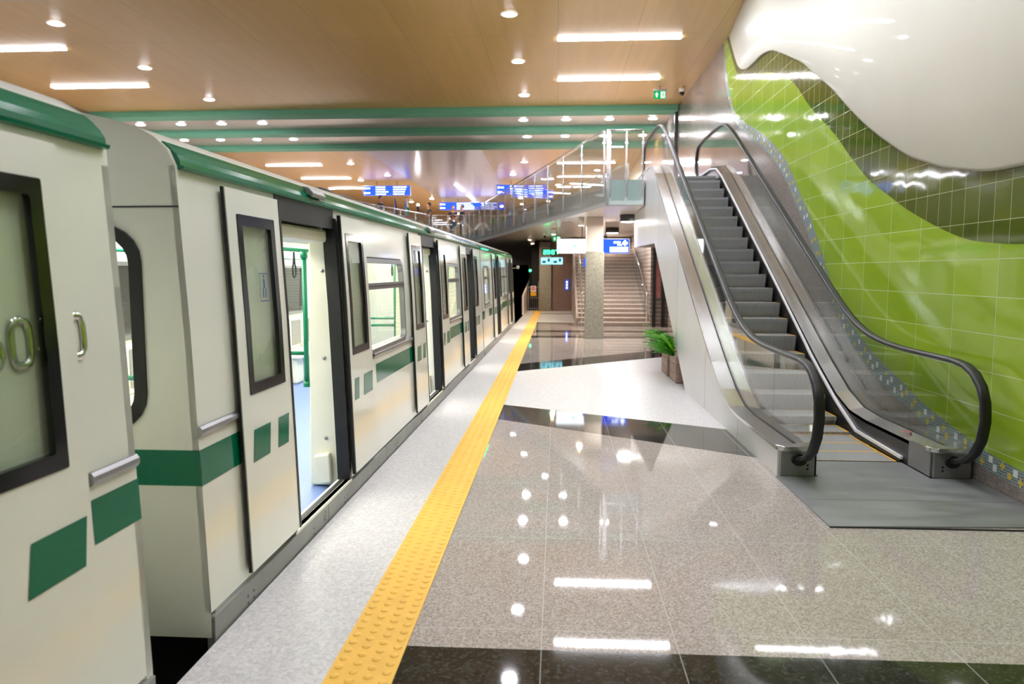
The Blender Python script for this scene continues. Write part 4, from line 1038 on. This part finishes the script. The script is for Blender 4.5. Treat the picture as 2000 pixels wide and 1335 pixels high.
# signal lamp at the tunnel
t_ = thing('tunnel_signal', (-1.22, 34.0, 0), 'green signal lamp on a pole at the tunnel mouth', 'signal')
MB().tube([(-1.22, 34, -1.3), (-1.22, 34, 1.95)], .03, 8).build('pole', M['darkgrey'], t_)
MB().box(-1.30, -1.14, 33.95, 34.1, 1.55, 1.95).build('lamp_head', M['black'], t_)
g = MB(); g.add([(-1.22+.06*math.cos(i*math.pi/6), 33.945, 1.72+.06*math.sin(i*math.pi/6)) for i in range(12)], [tuple(range(12))]); g.build('green_lens', M['led_green'], t_)
# gate and parapet at the end of the platform
t_ = thing('platform_gate', (-1.0, 31.9, 0), 'grey barred gate with red and yellow plates at the end of the platform', 'gate')
m_ = MB()
for k in range(6): m_.box(-1.22+.085*k, -1.205+.085*k, 31.9, 31.92, .02, 1.0)
for z in (.1, .55, 1.0): m_.box(-1.24, -.77, 31.895, 31.925, z-.015, z+.015)
m_.build('bars', M['grey'], t_)
MB().box(-1.24, -1.2, 31.88, 31.94, 0, 1.05).box(-.8, -.76, 31.88, 31.94, 0, 1.25).build('gate_posts', M['grey'], t_)
MB().box(-1.12, -.9, 31.87, 31.89, .82, 1.06).build('sign_plate', M['white'], t_)
g = MB(); g.add([(-1.01+.085*math.cos(i*math.pi/8), 31.866, .95+.085*math.sin(i*math.pi/8)) for i in range(16)], [tuple(range(16))]); g.build('red_disc', M['sign_red'], t_)
MB().box(-1.06, -.96, 31.862, 31.866, .935, .965).build('white_bar', M['white'], t_)
MB().box(-1.13, -.89, 31.87, 31.89, .63, .81).build('yellow_plate', M['yellow_line'], t_)
tag(MB().prism([(28.6, .0), (28.6, .75), (31.8, 1.0), (36, 1.3), (36, 0)], 'x', -1.34, -1.27).build('end_parapet', M['soffit'], loc=(-1.3, 30, 0)), 'low pale parapet panel beside the gate, lit by the spots', 'parapet')

# ------------------------------------------------------------------ planters
def planter(x0, y0, y1, label, seed):
    rg = random.Random(seed); x1 = x0+.42; zt = .385
    t_ = thing('wooden_planter', ((x0+x1)/2, (y0+y1)/2, 0), label, 'planter', 'planters beside the escalator')
    m_ = MB()
    for k in range(3): m_.box(x0, x1, y0, y1, .012+k*.132, .012+k*.132+.127)
    m_.box(x0+.01, x1-.01, y0+.01, y1-.01, .0, zt-.01, 1)
    m_.build('box', [M['wood'], M['wood_red']], t_, bevel=.004)
    p_ = MB()
    for k in range(160):
        px, py = rg.uniform(x0+.03, x1-.03), rg.uniform(y0+.03, y1-.03); s_ = rg.uniform(.012, .022)
        p_.add([(px+s_, py, zt), (px, py+s_, zt), (px-s_, py, zt), (px, py-s_, zt), (px, py, zt+s_)], [(0, 1, 4), (1, 2, 4), (2, 3, 4), (3, 0, 4)])
    p_.box(x0+.02, x1-.02, y0+.02, y1-.02, zt-.03, zt)
    p_.build('pebbles', M['pebble'], t_)
    def frond(mb, base, dirv, L, lift, wd, mi, pinn):
        n = 9; pts = []
        for i in range(n+1):
            u = i/n; pts.append(Vector(base)+Vector((dirv[0]*L*u, dirv[1]*L*u, lift*(u-.55*u*u))))
        sidev = Vector((-dirv[1], dirv[0], 0))
        if not pinn:
            vs = []; 
            for i, q in enumerate(pts):
                u = i/n; w_ = wd*math.sin(math.pi*min(1, .08+u*.92))**.7
                vs += [q+sidev*w_+Vector((0, 0, .01)), q, q-sidev*w_+Vector((0, 0, .01))]
            mb.add(vs, [(3*i+j, 3*i+j+1, 3*i+j+4, 3*i+j+3) for i in range(n) for j in (0, 1)], mi, True)
        else:
            mb.tube(pts, .003, 4, mi)
            for i in range(1, n+1):
                u = i/n; w_ = wd*(1.1-u)
                for s_ in (1, -1):
                    q = pts[i-1].lerp(pts[i], .5); t3 = (pts[i]-pts[i-1]); tip = q+sidev*w_*s_+t3*.8+Vector((0, 0, -.01))
                    mb.add([q-t3*.35, q+t3*.35, tip], [(0, 1, 2)], mi)
    fo = MB()
    for k in range(130):
        a_ = rg.uniform(.6*math.pi, 1.4*math.pi); r_ = rg.uniform(.0, .1)
        base = (x0+.006, rg.uniform(y0+.2, y1-.2), zt)
        a2 = min(1.37*math.pi, max(.63*math.pi, a_+rg.uniform(-.2, .2))); frond(fo, base, (math.cos(a2), math.sin(a2)), rg.uniform(.1, .38), rg.uniform(.1, .75), .06, 0, True)
    for k in range(4):
        a_ = rg.uniform(.8*math.pi, 1.2*math.pi); base = (x0+.012, rg.uniform(y0+.15, y1-.15), zt)
        frond(fo, base, (math.cos(a_), math.sin(a_)), rg.uniform(.25, .42), rg.uniform(.55, .95), .045, 1, False)
    fo.v = [(min(q[0], 1.784), q[1], q[2]) for q in fo.v]
    fo.build('foliage', [M['leaf'], M['leaf2']], t_)
planter(1.768, 11.07, 11.66, 'slatted wooden planter with ferns against the escalator side, the nearer of two', 3)
planter(1.755, 11.84, 12.48, 'slatted wooden planter with ferns beyond its twin, towards the granite stairs', 5)

# ------------------------------------------------------------------ people and things on the concourse
def chain(name, mat, verts, edges, parent, root=0, sub=1):
    me = bpy.data.meshes.new(name); me.from_pydata([v[:3] for v in verts], edges, []); o = bpy.data.objects.new(name, me); COL.objects.link(o)
    o.parent = parent; me.materials.append(mat)
    sk = o.modifiers.new('Skin', 'SKIN'); sk.use_smooth_shade = True
    if sub: ss = o.modifiers.new('Subdivision', 'SUBSURF'); ss.levels = sub; ss.render_levels = sub
    sv = me.skin_vertices[0].data
    for i, v in enumerate(verts): sv[i].radius = (v[3], v[4] if len(v) > 4 else v[3]); sv[i].use_root = (i == root)
    return o
SKIN = pm('skin', (176, 128, 104), .5); HAIR = pm('dark_hair', (28, 22, 20), .6)
def person(loc, rz, label, shirt, trousers, arms, sleeve=.5, mark=None, jacket=False, head_turn=0.):
    """arms: for right and left, elbow and wrist positions"""
    p_ = thing('person', loc, label, 'person', None, rz)
    V = []; E = []
    def v(*a): V.append(a); return len(V)-1
    def e(a, b): E.append((a, b))
    pel = v(0, 0, .95, .105, .08); sp_ = v(0, 0, 1.13, .09, .075); ch = v(0, 0, 1.32, .12, .08); nk = v(0, 0, 1.47, .055); nk2 = v(0, -.01, 1.52, .05)
    for a, b in ((pel, sp_), (sp_, ch), (ch, nk), (nk, nk2)): e(a, b)
    jw = v(0, -.022, 1.565, .072, .085); fc = v(0, -.012, 1.64, .098, .118); f2_ = v(0, -.004, 1.69, .098, .12); cr = v(0, 0, 1.745, .07, .085)
    for a, b in ((nk2, jw), (jw, fc), (fc, f2_), (f2_, cr)): e(a, b)
    cloth = {}
    for s_, (el, wr) in zip((-1, 1), arms):
        sh = v(s_*.19, 0, 1.41, .055); eb = v(*el, .042); wr_ = v(*wr, .027); d = Vector(wr)-Vector(el); d.normalize()
        pa = Vector(wr)+d*.06; pm_ = v(*pa, .034, .018); e(ch, sh); e(sh, eb); e(eb, wr_); e(wr_, pm_)
        sd = d.cross(Vector((0, 1, 0.2))); sd.normalize()
        for k in range(4):
            b_ = pa+d*.035+sd*(-.027+.018*k); L = (.066, .076, .07, .055)[k]
            f1 = v(*b_, .0085); f2 = v(*(b_+d*L*.5+Vector((0, -.008, 0))), .008); f3 = v(*(b_+d*L*.9+Vector((0, -.022, 0))), .006); e(pm_, f1); e(f1, f2); e(f2, f3)
        th_ = v(*(Vector(wr)+d*.03+sd*.04), .01); t2 = v(*(Vector(wr)+d*.075+sd*.055), .008); e(wr_, th_); e(th_, t2)
    for s_ in (-1, 1):
        hp = v(s_*.09, 0, .90, .085); kn = v(s_*.10, -.012, .49, .058); an = v(s_*.11, .015, .09, .04); to = v(s_*.12, -.12, .035, .035, .03)
        e(pel, hp); e(hp, kn); e(kn, an); e(an, to)
    body = chain('body', SKIN, V, E, p_)
    # face: nose, ears, eyes, mouth
    fm = MB(); fm.lathe([(.0005, .03), (.009, .0), (.014, -.02), (.0005, -.024)], (0, -.108, 1.635), 8)
    for s_ in (-1, 1): fm.lathe([(.0005, .03), (.012, .015), (.012, -.015), (.0005, -.03)], (s_*.088, 0, 1.635), 8)
    fm.build('nose_and_ears', SKIN, p_, local=True)
    ey = MB()
    for s_ in (-1, 1): ey.lathe([(.0005, .008), (.009, 0), (.0005, -.008)], (s_*.032, -.099, 1.66), 8)
    ey.box(-.022, .022, -.1, -.085, 1.582, 1.588); ey.build('eyes_and_mouth', M['darkgrey'], p_, local=True)
    chain('hair', HAIR, [(0, .05, 1.60, .085, .06), (0, .042, 1.66, .112, .095), (0, .022, 1.715, .116, .128), (0, .006, 1.765, .1, .118), (0, .006, 1.79, .06, .07)], [(0, 1), (1, 2), (2, 3), (3, 4)], p_)
    # clothing
    W = []; F = []
    def w(*a): W.append(a); return len(W)-1
    a00 = w(0, 0, .84, .165, .125); a0 = w(0, 0, .94, .165, .125); F.append((a00, a0)); a1 = w(0, 0, 1.12, .14, .108); a2 = w(0, 0, 1.32, .165, .115); a3 = w(0, 0, 1.44, .09, .08); F += [(a0, a1), (a1, a2), (a2, a3)]
    for s_, (el, wr) in zip((-1, 1), arms):
        b0 = w(s_*.195, 0, 1.405, .07); F.append((a2, b0)); E_ = Vector(el); S_ = Vector((s_*.19, 0, 1.41))
        if sleeve <= 1: b1 = w(*S_.lerp(E_, .9*sleeve+.1), .064); F.append((b0, b1))
        else: b1 = w(*E_, .058); b2 = w(*E_.lerp(Vector(wr), .92), .044); F += [(b0, b1), (b1, b2)]
    chain('jacket' if jacket else 'shirt', shirt, W, F, p_)
    T = [(0, 0, 1.02, .14, .105), (0, 0, .93, .15, .115)]; TE = [(0, 1)]
    for s_ in (-1, 1):
        n = len(T); T += [(s_*.085, 0, .80, .1), (s_*.102, -.008, .49, .074), (s_*.112, .012, .05, .062)]; TE += [(1, n), (n, n+1), (n+1, n+2)]
    chain('trousers', trousers, T, TE, p_)
    so = MB()
    for s_ in (-1, 1): so.box(s_*.12-.045, s_*.12+.045, -.19, .065, .0, .075)
    so.build('shoes', M['black'], p_, local=True, bevel=.03)
    if mark: mark(p_)
    return p_
BL = pm('black_cloth', (22, 22, 26), .8, scale=40, amt=.2); DK = pm('dark_suit', (28, 28, 34), .7); KH = pm('dark_khaki_cloth', (62, 66, 58), .8); GY = pm('dark_grey_cloth', (58, 52, 54), .8)
JEAN = pm('blue_jeans', (44, 66, 100), .8, scale=50, amt=.15); GR_ = pm('grey_trousers', (76, 80, 86), .8)
down = (((-.24, 0, 1.14), (-.25, -.06, .90)), ((.24, 0, 1.14), (.25, -.06, .90)))
folded = (((-.25, -.02, 1.14), (-.08, -.16, 1.00)), ((.25, -.02, 1.14), (.07, -.17, 1.02)))
person((-8.42, 35.5, ZF), R(75), 'man in a dark grey jacket standing alone behind the opposite walkway railing', GY, GR_, down, 2, jacket=True)
person((-6.75, 39.2, ZF), R(-60), 'man in a khaki T-shirt with hands before him beside the camera tripod', KH, GR_, folded, .5)
def lany(p_):
    MB().prism([(-.06, 1.44), (-.05, 1.44), (.005, 1.15), (-.005, 1.15)], 'y', -.132, -.124).prism([(.06, 1.44), (.05, 1.44), (-.005, 1.15), (.005, 1.15)], 'y', -.132, -.124).box(-.035, .035, -.134, -.124, 1.06, 1.15).build('orange_lanyard', pm('orange_ribbon', (225, 90, 35), .6), p_, local=True)
person((-5.72, 41.0, ZF), R(8), 'man in black T-shirt and jeans wearing an orange lanyard behind the wavy white bench', BL, JEAN, folded, .5, mark=lany)
person((-5.18, 40.6, ZF), R(-55), 'man in a dark suit standing right of the man with the orange lanyard', DK, DK, (((-.24, 0, 1.14), (-.22, -.12, .92)), ((.24, 0, 1.14), (.22, -.12, .92))), 2, jacket=True)
# camera on tripod
t_ = thing('camera_tripod', (-7.25, 38.9, ZF), 'video camera on a silver tripod left of the man in khaki', 'tripod'); tx, ty = -7.25, 38.9
for a_ in (90, 210, 330):
    MB().tube([(tx, ty, ZF+1.2), (tx+.3*math.cos(R(a_)), ty+.3*math.sin(R(a_)), ZF+.01)], .016, 6).build('leg', M['alu'], t_)
MB().tube([(tx, ty, ZF+.7), (tx, ty, ZF+1.32)], .022, 8).build('centre_column', M['alu'], t_)
cm_ = MB().box(tx-.07, tx+.07, ty-.14, ty+.16, ZF+1.40, ZF+1.58).box(tx-.05, tx+.05, ty-.05, ty+.05, ZF+1.28, ZF+1.40).build('video_camera', M['black'], t_, bevel=.015)
MB().sweep([(tx, ty-.14, ZF+1.5), (tx, ty-.24, ZF+1.5)], [(.055*math.cos(q*math.pi/6), .055*math.sin(q*math.pi/6)) for q in range(12)]).build('lens', M['black_gloss'], cm_)
MB().box(tx-.05, tx+.05, ty-.12, ty-.06, ZF+1.6, ZF+1.67).build('camera_light', M['lamp_dl'], cm_)
# flags
def flag(x, y, label, cols, h=2.0):
    t_ = thing('flag', (x, y, ZF), label, 'flag', 'flags on the concourse')
    MB().tube([(x, y, ZF), (x, y, ZF+h)], .013, 6).lathe([(.0005, .05), (.02, .02), (.013, 0)], (x, y, ZF+h), 8).build('pole', M['alu'], t_)
    MB().lathe([(.0005, .05), (.12, .04), (.14, 0)], (x, y, ZF), 12).build('foot', M['darkgrey'], t_)
    m_ = MB(); n = 12; k = len(cols); rows = 12; vs = []
    for j in range(rows+1):
        v_ = j/rows; z = ZF+h-.05-1.35*v_; wd = .04+.24*v_**.8
        for i in range(n+1):
            u = i/n; vs.append((x+wd*u*.9, y-.02+.035*math.sin(u*9+v_*2)*(.4+v_), z-.05*u))
    for j in range(rows):
        for i in range(n): m_.add([vs[j*(n+1)+i], vs[j*(n+1)+i+1], vs[(j+1)*(n+1)+i+1], vs[(j+1)*(n+1)+i]], [(0, 1, 2, 3)], min(k-1, int(j*k/rows)), True)
    cl = m_.build('cloth', cols, t_); sm_ = cl.modifiers.new('Solidify', 'SOLIDIFY'); sm_.thickness = .004
    return t_
FB = pm('flag_blue', (38, 48, 140), .7); FL = pm('flag_light_blue', (60, 120, 200), .7)
flag(-8.35, 38.2, 'dark blue flag, leftmost of the three on the concourse', [FB]); flag(-8.05, 39.3, 'light blue flag between the dark blue one and the tricolour', [FL])
flag(-7.75, 38.3, 'white, green and red tricolour flag beside the camera tripod', [M['white'], pm('flag_green', (20, 130, 75), .7), pm('flag_red', (205, 50, 42), .7)])
# wavy bench behind the end railing
t_ = thing('wavy_bench', (-5.5, 38.4, ZF), 'white wavy ribbon bench behind the short end railing', 'bench')
pth = [(-6.4+1.9*i/40, 38.4, ZF+.5+.2*math.sin(i/40*2*math.pi*1.75-.9)) for i in range(41)]
MB().sweep(pth, [(-.025, -.22), (.025, -.22), (.025, .22), (-.025, .22)], smooth=False).build('seat_ribbon', M['lightgrey'], t_)
for x in (-5.95, -5.25, -4.85):
    z = min(pth, key=lambda q: abs(q[0]-x))[2]; MB().box(x-.04, x+.04, 38.3, 38.5, ZF, z-.02).build('leg', M['white'], t_)
# two low planters deep on the walkway
for k, (x, y) in enumerate(((-3.3, 38.8), (-2.75, 37.6))):
    t_ = thing('floor_planter', (x, y, ZF), 'low dark planter with green plant on the walkway, %s the long railing' % ['farther back behind', 'closer behind'][k], 'planter')
    MB().prism([(x-.2, y-.2), (x+.2, y-.2), (x+.2, y+.2), (x-.2, y+.2)], 'z', ZF, ZF+.4).build('box', M['darkgrey'], t_, bevel=.01)
    m_ = MB(); rg = random.Random(k)
    for q in range(40):
        a_ = rg.uniform(0, 6.28); l_ = rg.uniform(.15, .35); zt = ZF+.4+rg.uniform(.2, .5); c0 = (x, y, ZF+.4); tip = (x+l_*math.cos(a_), y+l_*math.sin(a_), zt); s_ = (-.03*math.sin(a_), .03*math.cos(a_))
        mdx = ((c0[0]+tip[0])/2, (c0[1]+tip[1])/2, zt+.05)
        m_.add([c0, (mdx[0]+s_[0], mdx[1]+s_[1], mdx[2]), tip, (mdx[0]-s_[0], mdx[1]-s_[1], mdx[2])], [(0, 1, 2, 3)])
    m_.build('foliage', M['leaf'], t_)

# ------------------------------------------------------------------ camera, world
W = bpy.data.worlds.new('World'); S.world = W; W.use_nodes = True
W.node_tree.nodes['Background'].inputs['Color'].default_value = (.5, .5, .52, 1); W.node_tree.nodes['Background'].inputs['Strength'].default_value = .02
cd = bpy.data.cameras.new('camera'); cam = bpy.data.objects.new('camera', cd); COL.objects.link(cam)
cd.sensor_width = 36; cd.lens = 1450/2000*36; cd.clip_start = .05; cd.clip_end = 200
cam.location = (0, 0, 1.65); cam.rotation_euler = (R(90-5.378), 0, R(3.458))
cd.dof.use_dof = True; cd.dof.focus_distance = 5.5; cd.dof.aperture_fstop = 2.4
S.camera = cam
S.view_settings.view_transform = 'Standard'; S.view_settings.look = 'None'; S.view_settings.gamma = 1
S.view_settings.use_curve_mapping = False; S.view_settings.exposure = 0.42
S.cycles.use_denoising = True; S.cycles.max_bounces = 8; S.cycles.diffuse_bounces = 4; S.cycles.glossy_bounces = 4; S.cycles.transparent_max_bounces = 24
S.cycles.sample_clamp_indirect = 8; S.cycles.caustics_reflective = False; S.cycles.caustics_refractive = False
